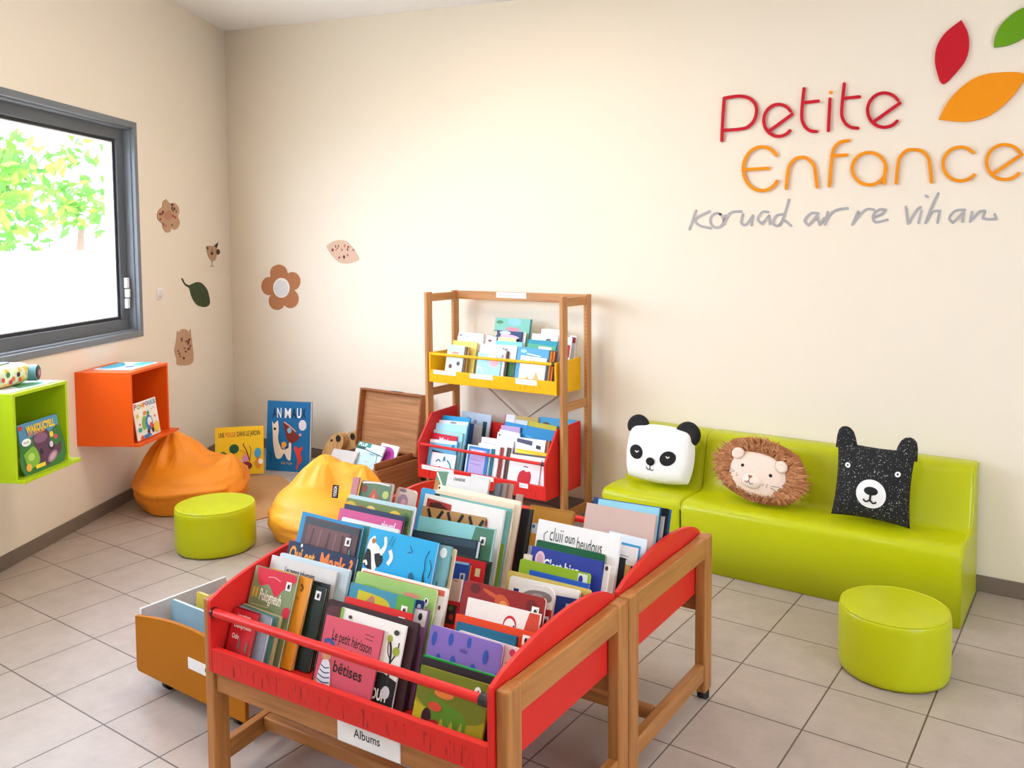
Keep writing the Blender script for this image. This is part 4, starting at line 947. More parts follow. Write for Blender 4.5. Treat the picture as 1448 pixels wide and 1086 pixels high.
for x in (cx0+.12, cx1-.1):
    for y in (cy0+.06, cy1-.06):
        m = MB(); m.tube([(x-.011, y, .0285), (x+.011, y, .0285)], .0275, M('#141416', .4), 20); part(m, 'castor', cart)
        m = MB(); m.box(x-.016, x+.016, y-.014, y+.02, .056, .0695, M('#222226', .4)); part(m, 'castor_bracket', cart)
def cartbook(x, y, w, h, t, col, lab, tilt=.1):
    slab('picture_book', Vector((x, y, .0865))+Vector((0, tilt, 1)).normalized()*h, (1, 0, 0), (0, tilt, 1), w, h, t, [col], [], lab, 'book', 'books in the yellow cart')
cartbook(-2.93, 1.84, .27, .215, .015, '#8fb3c4', 'pale blue book at the front of the yellow cart')
cartbook(-2.63, 1.82, .25, .20, .02, '#6f93a8', 'grey blue book in the yellow cart beside the browser leg')
cartbook(-2.90, 1.93, .26, .22, .012, '#d9c04a', 'yellow edged book second from the front of the yellow cart')
cartbook(-2.62, 1.92, .24, .21, .012, '#c98a80', 'salmon book in the yellow cart behind the grey blue one')
cartbook(-2.90, 2.03, .28, .20, .02, '#4f7f8f', 'teal book in the middle of the yellow cart')
cartbook(-2.61, 2.03, .25, .22, .015, '#e7e3da', 'white book in the yellow cart near the red browser')
# ------------------------------------------------------------------ books
def rrect(w, h, r, n=4):
    if r <= 0: return [(0, 0), (w, 0), (w, h), (0, h)]
    o = []
    for cx, cy, a0 in ((w-r, r, -90), (w-r, h-r, 0)):
        o += [(cx+r*math.cos(math.radians(a0+90*i/n)), cy+r*math.sin(math.radians(a0+90*i/n))) for i in range(n+1)]
    return [(0, 0)]+o+[(r*.6, h), (0, h-r*.6)]
EDGE = ['#e9e1d0', '#d9c9ab', '#f1ede4', '#cfc0a6', '#e4d6ba']
nbook = [0]
def book(TLq, TRq, cf, t, col, label, shapes=(), phi=4.0, lean=20, zf=.3995, rnd=0, stick=True, edge=None, group=None, rows=None, name='picture_book', rec=None, bound=None):
    """a book leaning back: top corners as seen in the photo, standing cf metres back on a tray floor at height zf"""
    s, c = math.sin(math.radians(phi)), math.cos(math.radians(phi)); L = math.radians(lean); sl, cl = math.sin(L), math.cos(L)
    A = Vector((c, s, 0)); B = Vector((-s*sl, c*sl, cl)); N = A.cross(B)
    t = max(t, .004); lift = t*sl+.0006
    nrm = (-s, c, -sl/cl); v = cf-zf*sl/cl
    p1 = Vector(on(*TLq, nrm, v)); p2 = Vector(on(*TRq, nrm, v))
    x1, x2 = p1.dot(A), p2.dot(A); y1, y2 = (p1.z-zf)/cl, (p2.z-zf)/cl
    if bound:
        lo_, hi_ = (bound(p.x, p.y)[i]*c+p.y*s for i, p in ((0, p1), (1, p2)))
        xa, xb = max(x1, lo_), min(x2, hi_)
        if xb-xa < .6*(x2-x1): d_ = (hi_-x2 if x2 > hi_ else lo_-x1); xa, xb = x1+d_, x2+d_
        p1 = p1+A*(xa-x1); x1, x2 = xa, xb
    w = x2-x1; roll = max(-.05, min(.05, (y2-y1)/max(w, .01)))
    h = (y1+y2)/2-lift/cl
    O = p1+B*((y1+y2)/2-y1); O = O-B*h         # bottom-left front corner
    O = O+Vector((0, 0, 0))
    def tf(x, y, z): return tuple(A*x+B*(y+roll*(x-w/2)*(y/h)**2)+N*z)
    nbook[0] += 1; k = nbook[0]
    bt = min(.0022, t*.24); cm = M(col, .45, .04, spec=.3)
    out = rrect(w, h, rnd)
    mb = MB(tf)
    mb.prism(out, lambda p: (p[0], p[1], 0), lambda p: (p[0], p[1], -bt), cm); mb.prism(out, lambda p: (p[0], p[1], -t+bt), lambda p: (p[0], p[1], -t), cm)
    mb.box(0, bt, rnd*.6, h-rnd*.6, -t+bt, -bt, cm)
    root = mb.build(name); root.location = O; tag(root, label, 'book', group)
    e = .0025 if not rnd else .0006
    pi_ = rrect(w-e-bt, h-2*e, max(0, rnd-e))
    pg = MB(tf); pg.prism([(p[0]+bt, p[1]+e) for p in pi_], lambda p: (p[0], p[1], -bt), lambda p: (p[0], p[1], -t+bt), M(edge or EDGE[k % 5], .8, .12, 400)); pg.build('pages', root)
    P = lambda x, y, hh: tf(min(max(x, 0), 1)*w, max(.001, h-max(y, 0)*w), hh)
    if shapes: art(shapes, P).build('cover_art', root)
    if stick:
        x0, y0 = (.84, .05) if stick is True else stick
        k_ = .022/w; kk = ('e', '#1a1a1c', x0+k_*.5, y0+k_*.62, k_*.2, k_*.34)
        sh = [('r', '#f1efec', x0, y0, x0+k_, y0+k_*1.15), kk, ('r', '#1a1a1c', x0+k_*.72, y0+k_*.2, x0+k_*.8, y0+k_*.95)]
        art(sh, P, base=.0022).build('shelf_sticker', root)
    if rec is not None: rec.append((label[:40], round(x1, 3), round(x2, 3), round((p1.z+p2.z)/2, 3), round(w, 3), round(h, 3)))
    return root
REC = []
def in_browser(x, y): return (-2.212-.208*(y-1.508)/1.342+.066, -1.136-.03*(y-1.578)/1.32-.064)
def in_case(x, y): return (-3.517, -2.598)
def row(start, rows, group, **kw):
    """books one behind the other; each row: gap, thickness, TL, TR, colour, label, shapes, options"""
    cf = start
    for g, t, a, b, col, label, *rest in rows:
        cf += g
        sh = rest[0] if rest else (); o = dict(kw); o.update(rest[1] if len(rest) > 1 else {})
        book(a, b, cf, t, col, label, sh, group=group, rec=REC, bound=in_case if 'zf' in o else in_browser, **o)
        REC[-1] = (round(cf, 3),)+REC[-1]
        cf += t/math.cos(math.radians(o.get('lean', 20)))+.0015
G1, G2 = 'books in the front red browser', 'books in the rear red browser'
F = 'front red browser'; Q = 'rear red browser'
# ---- front browser, left column
row(1.672, [
 (0, .007, (312, 853.5), (364.5, 870), '#c81f2a', 'red book with white title at the front left of the front red browser', [('t', '#f4ece6', 'Les maisons', .2, .2, .55, .1, .02), ('t', '#f4ece6', 'Champignons', .12, .5, .75, .15, .02), ('t', '#f4ece6', 'Oslo', .14, .82, .3, .14, .02), ('e', '#6f7f8a', .78, .34, .1, .07), ('e', '#6f6a5a', .5, .95, .05, .16), ('e', '#6f6a5a', .83, .98, .05, .16)], {'stick': False}),
 (0, .006, (316, 851.5), (367.5, 868), '#8f1524', 'dark red thin book just behind the front left red book', (), {'stick': False}),
 (0, .011, (324, 852), (383, 874.5), '#8d93a0', 'white edged grey book third from the front in the left column of the front browser', (), {'stick': False, 'edge': '#efece8'}),
 (0, .006, (334, 851), (392, 873.5), '#4f7f72', 'teal green thin book with cream pages in the front left stack', (), {'stick': False, 'edge': '#dfd3b4'}),
 (0, .006, (338, 851), (398.5, 872.5), '#b8a878', 'tan thin book last of the small front left stack', (), {'stick': False, 'edge': '#dcc79a'}),
 (.012, .012, (360, 798.6), (421, 814.5), '#7f8f63', 'olive green book with a red wavy top and black haired girl', [('c', '#cf2338', [(.06, .01), (.97, .01), (.9, .2), (.75, .28), (.6, .42), (.4, .26), (.2, .3), (.08, .14)]), ('s', '#e7a8a8', .012, [(.35, .14), (.5, .12), (.65, .16)]), ('t', '#e2b23a', 'Il', .06, .5, .12, .16, .02), ('t', '#f2ead8', 'Pologneuh', .24, .52, .52, .18, .015, .06), ('s', '#cfc79a', .012, [(.08, .62), (.5, .62)]), ('e', '#171214', .66, 1.02, .15, .2), ('e', '#d9a878', .6, 1.06, .09, .12), ('e', '#cf2338', .93, .62, .09, .09), ('e', '#cf2338', .1, .86, .08, .09), ('e', '#e0b040', .3, 1.0, .12, .05)], {'stick': (.8, .13)}),
 (.002, .010, (383, 803), (440, 819), '#e2921a', 'orange book between the olive and the dark green books', [('s', '#7a4a10', .05, [(.8, .12), (.86, .18), (.82, .24)]), ('s', '#b9741a', .04, [(.76, .34), (.82, .38)])], {'stick': False}),
 (.004, .010, (398, 813), (461, 832), '#1b2a22', 'dark green book with a white sticker beside the orange book', [('s', '#3f5a48', .012, [(.5, .6), (.6, .65), (.7, .63)])], {'stick': (.82, .07)}),
 (.002, .008, (404, 810), (465.5, 827), '#22262a', 'black book with a thin pale frame behind the dark green book', (), {'stick': False}),
 (.012, .006, (385, 784.5), (477, 808.5), '#d9d3ce', 'pale grey book with small black title in the left column', [('t', '#2a2a2a', 'Les temps inhumains', .24, .15, .46, .065, .02), ('t', '#2f5a44', 'de Mor', .32, .24, .16, .06, .02)], {'stick': False, 'edge': '#e7e0d4'}),
 (.003, .012, (397, 781), (495, 806.5), '#c3d2da', 'pale blue board book with rounded corners behind the grey book', (), {'stick': False, 'rnd': .008, 'edge': '#dfe2e2'}),
 (.016, .013, (409.5, 764), (505, 789.4), '#17284a', 'navy book with orange handwritten question title', [('t', '#e89a3c', 'Qui est', .04, .2, .38, .16, .03), ('t', '#e8803c', 'Mark ?', .5, .2, .46, .17, .03), ('e', '#f4efe6', .2, .02, .015, .02)], {'stick': False, 'edge': '#b9b7ac'}),
 (.026, .006, (433, 729), (509, 748), '#5a3f42', 'brown book with curtain like picture in front of the bright blue book', [('r', '#3f4448', .02, .02, .98, .1), ('r', '#74504f', .08, .1, .86, 1.3), ('s', '#54393a', .03, [(.2, .14), (.16, .5), (.1, .9)]), ('s', '#8a6462', .03, [(.34, .14), (.3, .5), (.24, .9)]), ('s', '#54393a', .03, [(.5, .14), (.46, .5), (.42, .9)]), ('s', '#8a6462', .03, [(.62, .14), (.6, .5), (.58, .9)]), ('s', '#54393a', .03, [(.74, .14), (.74, .5), (.74, .9)]), ('s', '#5f8a94', .03, [(.9, .3), (.93, .9)])], {'stick': (.8, .15)}),
 (.001, .012, (428, 723), (513, 745), '#1f8fc4', 'bright blue book framing the brown picture book', (), {'stick': False}),
 (.002, .012, (440, 728), (521.5, 744.5), '#3f8f8f', 'teal book with tan spine behind the bright blue book', (), {'stick': False, 'edge': '#b98a60'}),
], G1)
# ---- rear browser, left column
row(2.04, [
 (0, .008, (484, 730.5), (564, 749), '#f0efec', 'white book with only its top edge showing in front of the pink book', (), {'stick': False, 'rnd': .006}),
 (.006, .008, (481, 718), (568.3, 737), '#cf4f8a', 'pink book with a small white label in the rear left column', [('t', '#e9dce4', 'gloumf', .7, .14, .22, .1, .02)], {'stick': False}),
 (.008, .009, (487.7, 712), (572.8, 730.6), '#18244a', 'navy book behind the pink book', (), {'stick': False}),
 (.02, .008, (491, 703.5), (581.6, 722), '#6f7f3a', 'book with a painted flower garden cover behind the navy book', [('e', '#d9b52a', .08, .1, .1, .07), ('e', '#cf4428', .25, .12, .08, .06), ('e', '#e7c46a', .4, .1, .08, .06), ('e', '#d98a1c', .5, .14, .07, .06), ('e', '#c88a9a', .62, .14, .08, .06), ('e', '#d9b52a', .78, .1, .09, .06), ('e', '#cf5a28', .86, .18, .06, .05), ('e', '#3f6a3a', .94, .12, .06, .08)], {'stick': False}),
 (.002, .012, (494, 698.5), (587, 717), '#b9d0d4', 'pale blue edged white book behind the flower garden book', (), {'stick': False, 'rnd': .006, 'edge': '#eceeea'}),
 (.02, .008, (500, 674), (508.5, 675), '#b9747a', 'small pinkish brown book at the back of the rear left column', (), {'stick': False, 'edge': '#e0b84a'}),
 (.005, .018, (511.4, 678.5), (555, 684), '#9c8a80', 'board book with a red roofed house picture', [('c', '#5f7a5a', [(.02, .05), (.98, .05), (.98, .5), (.02, .5)]), ('p', '#c0563f', [(.2, .62), (.48, .16), (.82, .62)]), ('p', '#d98a70', [(.32, .62), (.49, .3), (.68, .62)]), ('e', '#8f4a3a', .16, .2, .1, .1), ('e', '#4a6f6a', .08, .45, .07, .12), ('e', '#b9c06a', .86, .3, .1, .1), ('e', '#d6b8b0', .5, .5, .06, .08), ('s', '#e7d9cf', .04, [(.05, .06), (.5, .03), (.95, .06)])], {'stick': False, 'rnd': .01, 'edge': '#cbb3a6'}),
 (.004, .02, (562, 687), (587, 695), '#c2a596', 'beige owl shaped board book right of the house book', [('e', '#7a5a5a', .36, .1, .2, .08), ('e', '#8f6a7a', .45, .55, .28, .3), ('e', '#c98a8a', .5, .62, .14, .16)], {'stick': False, 'rnd': .014, 'edge': '#d3bfae'}),
], G2)
# ---- front browser, middle column
row(1.692, [
 (0, .006, (462.3, 869.2), (542.4, 892.2), '#cf5466', 'pink book about a little hedgehog with a striped jersey, middle of the front row', [('r', '#d4586a', 0, 0, 1, 1.35), ('t', '#231a1e', 'Le petit hérisson', .17, .28, .7, .13, .012, .06), ('s', '#3a2a30', .008, [(.72, .1), (.88, .11)]), ('s', '#3a2a30', .008, [(.72, .15), (.86, .16)]), ('t', '#231a1e', 'et les', .35, .44, .36, .1, .01, .05), ('t', '#231a1e', 'bêtises', .3, .66, .5, .14, .01, .05),
    ('s', '#3f5590', .05, [(.06, .33), (.14, .3), (.24, .34)]), ('e', '#d99a78', .15, .5, .08, .06), ('c', '#9c1f2c', [(.0, .9), (.3, .94), (.6, 1.1), (.6, 1.36), (0, 1.36)]), ('c', '#d9802a', [(.02, .88), (.08, .78), (.3, .78), (.34, 1.0), (.22, 1.04), (.1, 1.02)]), ('c', '#dfe8ee', [(.1, .56), (.22, .56), (.3, .8), (.27, .96), (.14, .96), (.06, .78)]), ('s', '#33456a', .014, [(.09, .62), (.16, .65), (.24, .63)]), ('s', '#33456a', .014, [(.08, .68), (.17, .71), (.26, .69)]), ('s', '#33456a', .014, [(.07, .74), (.17, .77), (.28, .75)]), ('s', '#33456a', .014, [(.07, .8), (.17, .83), (.29, .81)]), ('s', '#33456a', .014, [(.09, .86), (.17, .89), (.28, .87)]),
    ('c', '#1f2a45', [(.6, 1.2), (.72, 1.06), (.95, 1.0), (.98, 1.36), (.6, 1.36)]), ('c', '#e8d2a8', [(.36, 1.02), (.5, .98), (.66, 1.06), (.6, 1.2), (.44, 1.2)]), ('e', '#d9902c', .52, 1.1, .06, .06), ('e', '#8a5a2c', .52, 1.1, .025, .03)], {'stick': False, 'edge': '#e0b030'}),
 (.004, .006, (484.6, 858.6), (575.4, 886), '#efece6', 'white book with a leafy tree drawing behind the pink hedgehog book', [('c', '#17191a', [(0, .66), (1, .62), (1, 1.5), (0, 1.5)]), ('s', '#2a2a22', .03, [(.88, .66), (.86, .45), (.84, .3), (.8, .2)]), ('s', '#2a2a22', .018, [(.86, .45), (.93, .3), (.94, .2)]), ('s', '#2a2a22', .014, [(.85, .4), (.8, .32), (.78, .16)]), ('e', '#9aa83a', .8, .18, .04, .04), ('e', '#9aa83a', .92, .3, .05, .05), ('e', '#7f9a4a', .8, .5, .05, .04), ('e', '#3f3f3a', .88, .1, .04, .03), ('t', '#efece6', 'WAOUH', .5, .86, .4, .12, .03), ('e', '#c9c7c9', .88, .76, .06, .07), ('e', '#4f3a44', .16, .08, .03, .02), ('r', '#7fb23a', 0, 0, .04, .6)], {'stick': (.97, .03)}),
 (.004, .012, (465, 846.5), (592, 882), '#3a1f22', 'big dark brown board book behind the white tree book', [('e', '#5a3034', .12, .12, .14, .08)], {'stick': False, 'rnd': .008, 'edge': '#2a1a1a'}),
 (.004, .007, (489, 843), (583.6, 868.4), '#d9231f', 'red book with a white sticker just behind the dark brown book', (), {'stick': (.82, .06)}),
 (.006, .007, (496.6, 823), (587, 847.7), '#3f8fa8', 'blue book with a yellow fish and a green right side', [('c', '#c2b81c', [(.14, .06), (.6, .1), (.66, .3), (.4, .36), (.16, .3)]), ('c', '#b07a5a', [(.2, .3), (.34, .1), (.42, .14), (.36, .32)]), ('r', '#5fa33a', .74, .0, 1, 1), ('e', '#c98a2c', .48, .28, .08, .03)], {'stick': (.83, .1)}),
 (.002, .006, (586.3, 858.7), (607, 863.2), '#8a5a80', 'small mauve bordered book with a letter card, right of the fish book', [('r', '#d6cfd0', .06, .06, .9, .9), ('e', '#1a1a1c', .5, .42, .14, .2)], {'stick': False}),
 (.002, .005, (587.5, 847.5), (601, 850.2), '#1d3a70', 'small navy book peeping over the mauve letter book', [('e', '#b9c3cf', .5, .5, .2, .2)], {'stick': False, 'rnd': .006}),
 (.010, .010, (505, 807), (618, 834.5), '#9cc06a', 'large light green book with rounded corners in the middle column', [('e', '#eef0ec', .9, .13, .028, .04), ('e', '#1a1a1c', .9, .12, .012, .02), ('e', '#d98a6a', .72, .1, .1, .02), ('e', '#7fae5a', .2, .2, .2, .1), ('e', '#b9c84a', .85, .3, .1, .08)], {'stick': False, 'rnd': .008}),
 (.004, .012, (511.8, 803), (632.6, 833.2), '#ece6e0', 'white book with a red band along its top behind the light green book', [('p', '#e0604f', [(.02, .02), (.98, .02), (.98, .07), (.02, .07)]), ('e', '#8a2f3a', .95, .17, .014, .02)], {'stick': False}),
 (.035, .012, (523.6, 745.5), (619.3, 768), '#1fa6dc', 'bright cyan book with a white dog and black castle drawings', [('c', '#f1ebe2', [(.03, .14), (.1, .08), (.14, .16), (.2, .2), (.22, .3), (.2, .42), (.17, .5), (.12, .44), (.06, .3), (.02, .24)]), ('c', '#191a1c', [(.02, .24), (.08, .26), (.13, .42), (.16, .52), (.08, .46), (.0, .4)]), ('c', '#191a1c', [(.14, .28), (.24, .26), (.28, .34), (.22, .42), (.17, .36)]), ('c', '#f1ebe2', [(.2, .24), (.26, .16), (.24, .08), (.28, .07), (.3, .18), (.25, .28)]), ('e', '#b9743a', .1, .14, .03, .03), ('s', '#e7e2da', .05, [(.36, .2), (.4, .28), (.36, .36)]), ('s', '#f1ebe2', .03, [(.0, .4), (.04, .38), (.06, .42)]),
    ('c', '#191a1c', [(.46, .78), (.52, .58), (.55, .64), (.6, .56), (.66, .74), (.64, .82)]), ('s', '#191a1c', .02, [(.82, .46), (.8, .7), (.8, .84)]), ('s', '#2a5a6a', .008, [(.66, .76), (.8, .66)]), ('c', '#191a1c', [(.88, .3), (.92, .46), (1, .5), (1, .56), (.92, .54), (.88, .44)]), ('s', '#191a1c', .01, [(.9, .34), (.88, .2), (.92, .1)]), ('s', '#191a1c', .01, [(.96, .4), (.98, .28), (.94, .2)]), ('s', '#191a1c', .008, [(.64, .1), (.68, .16), (.62, .18)]), ('e', '#27607a', .72, .44, .03, .06), ('s', '#f4f4f0', .014, [(.92, .78), (.95, .76), (.97, .82)]), ('s', '#191a1c', .008, [(.34, .14), (.37, .04)]), ('s', '#191a1c', .008, [(.38, .16), (.41, .06)])], {'stick': False, 'edge': '#ead3c8'}),
 (.002, .008, (560, 757), (639, 773.5), '#6fa3aa', 'grey teal book sticking out on the right behind the cyan book', [('e', '#dfe8e8', .88, .1, .06, .07), ('s', '#35505a', .02, [(.86, .5), (.85, .8)])], {'stick': False}),
 (.002, .008, (565, 760), (645, 777), '#d9c49a', 'cream board book at the back of the front browser middle column', [('r', '#1f2420', .9, .1, .96, .5)], {'stick': False, 'rnd': .006}),
], G1)
row(1.96, [
 (0, .008, (633, 849), (649, 851.5), '#c8201f', 'small red book with a dark picture between the middle and right columns', [('r', '#3a2a2a', .1, .25, .9, 1.6), ('e', '#4f6a3a', .4, .5, .2, .2), ('e', '#b83a2a', .55, 1.1, .2, .2)], {'stick': False}),
 (.016, .01, (639.9, 818), (653.6, 820), '#cfae9a', 'small pinkish tan board book beside the big brick red book', [('s', '#8a5a4a', .08, [(.1, .14), (.6, .16)])], {'stick': False, 'rnd': .006}),
 (.03, .008, (643.6, 793), (664, 796.5), '#1f3f8a', 'small blue book with a white square beside the red one', [('r', '#8fb3cf', .02, 0, .98, .12), ('r', '#c9c9d6', .5, .6, .85, 1.05), ('e', '#3a3a6a', .66, .82, .1, .16)], {'stick': False}),
 (.002, .008, (645, 786), (686.5, 795.5), '#c01d22', 'red book with a buff sticker behind the small blue book', [('r', '#c9b98a', .72, .2, .88, .42), ('r', '#e0a030', .54, .16, .58, .9)], {'stick': False, 'edge': '#f0ece6'}),
 (.002, .008, (645, 782.5), (694.6, 795), '#22382c', 'dark green book behind the red book with the buff sticker', (), {'stick': False}),
], G1)
# ---- rear browser, middle column
row(2.15, [
 (.004, .022, (579.5, 748.5), (676.2, 765), '#16242c', 'thick blackish book with a pale top edge in the rear middle column', [('r', '#2c4452', .02, .01, .98, .09), ('s', '#b9c0c4', .01, [(.62, .12), (.6, .17), (.62, .2)])], {'stick': (.84, .2), 'edge': '#dfe3e6'}),
 (.012, .012, (593.3, 729), (699.9, 748.4), '#86c4c4', 'pale teal book with a dark green corner', [('p', '#4f7f64', [(.76, .01), (.995, .01), (.995, 1.2), (.6, 1.2), (.7, .3)]), ('s', '#b9e0dc', .02, [(.42, .16), (.6, .18)])], {'stick': (.84, .1), 'edge': '#efe9dc'}),
 (.075, .006, (597.7, 715), (686.7, 732), '#b98a50', 'tan book with black zigzag stripes', [('s', '#1c1712', .045, [(.1, .02), (.2, .22)]), ('s', '#1c1712', .045, [(.34, .02), (.22, .22)]), ('s', '#1c1712', .045, [(.42, .02), (.54, .26)]), ('s', '#1c1712', .045, [(.66, .02), (.54, .26)]), ('s', '#1c1712', .045, [(.76, .02), (.88, .26)]), ('s', '#1c1712', .045, [(.98, .04), (.86, .26)])], {'stick': False}),
 (.003, .012, (601.6, 697.6), (713.7, 721.3), '#ece6df', 'white book with a red and brown picture and small pink figure', [('p', '#b0301c', [(.04, .04), (.36, .06), (.37, .24), (.04, .24)]), ('p', '#4a231a', [(.08, .08), (.2, .06), (.34, .12), (.35, .24), (.06, .24)]), ('t', '#3a2a30', 'anna', .42, .16, .09, .03, .02), ('e', '#cf7f9a', .78, .18, .05, .07), ('e', '#7a2a5a', .8, .16, .02, .04), ('p', '#cf8a9a', [(.76, .2), (.84, .2), (.86, .5), (.78, .5)])], {'stick': False, 'edge': '#e9dcc4'}),
 (.004, .012, (622, 699.5), (722, 719.7), '#6fb0a8', 'teal book with a lime lower edge showing on the right of the white one', [('p', '#8aa52c', [(.9, .4), (1, .4), (1, 1.4), (.9, 1.4)])], {'stick': False, 'edge': '#8fb6ac'}),
 (.012, .012, (596.6, 689), (727, 712.6), '#e7d3b6', 'large cream board book with black windows and a blue corner', [('c', '#3a9fd0', [(.0, .01), (.16, .01), (.16, 1), (0, 1)]), ('p', '#131313', [(.16, .03), (.9, .05), (.95, .09), (.95, .3), (.9, .36), (.16, .36)]), ('p', '#232a20', [(.9, .46), (.96, .5), (.96, 1.2), (.88, 1.2)])], {'stick': False, 'rnd': .01, 'edge': '#ecd9bd'}),
 (.004, .010, (620, 685), (736.4, 709), '#efe0c8', 'cream board book behind the black windowed one', [('e', '#1c1a18', .02, .03, .012, .014)], {'stick': False, 'rnd': .008, 'edge': '#e6cdae'}),
 (.085, .010, (633.6, 669.4), (692.2, 677.7), '#dedcd8', 'pale grey book with a small black title at the back of the rear browser', [('t', '#3a3a3a', 'CHANSONS', .16, .12, .28, .06, .03), ('s', '#c4c2c0', .01, [(.3, .3), (.7, .34), (.9, .3)])], {'stick': False, 'edge': '#d98f1f'}),
 (.0, .006, (618, 666), (634, 667.5), '#5f8a6a', 'cut-out green and cream book left of the pale grey title book', [('s', '#f0e9da', .12, [(.05, .1), (.4, .6), (.8, 1.2)]), ('e', '#b9803a', .2, 1.0, .2, .4)], {'stick': False}),
 (.004, .006, (700, 683), (709, 683.6), '#5f646c', 'dark grey thin case right of the pale grey title book', (), {'stick': False, 'edge': '#8a8f96'}),
 (.0, .006, (709.5, 682.5), (718, 683.8), '#8f7a72', 'brown grey thin case second right of the title book', (), {'stick': False, 'edge': '#a99890'}),
 (.0, .006, (718.5, 683), (727, 685), '#a8826f', 'tan brown thin case third right of the title book', (), {'stick': False, 'edge': '#c3a68e'}),
 (.0, .007, (730, 698), (739.5, 699.5), '#b08a80', 'short pinkish book just left of the red back rod', (), {'stick': False, 'edge': '#d9cfd0'}),
], G2)
row(2.40, [
 (0, .03, (738, 718.5), (749.5, 720), '#1c1d22', 'black book seen by its edge between the cream and white books', (), {'stick': False, 'edge': '#3a3836'}),
 (.01, .010, (751.5, 738.5), (765, 741.5), '#c9d3da', 'small book with blue and yellow picture left of the tall white book', [('e', '#3f6fa5', .3, .3, .15, .15), ('r', '#cf8f2c', 0, .9, 1, 2)], {'stick': False}),
 (.14, .014, (749.4, 713), (812, 723), '#b9812f', 'wooden board book with a sloping right side behind the tall white book', [('p', '#c68f3a', [(.02, .05), (.97, .05), (.99, 1), (.02, 1)])], {'stick': False, 'rnd': .012, 'edge': '#d9ac66'}),
], G2)
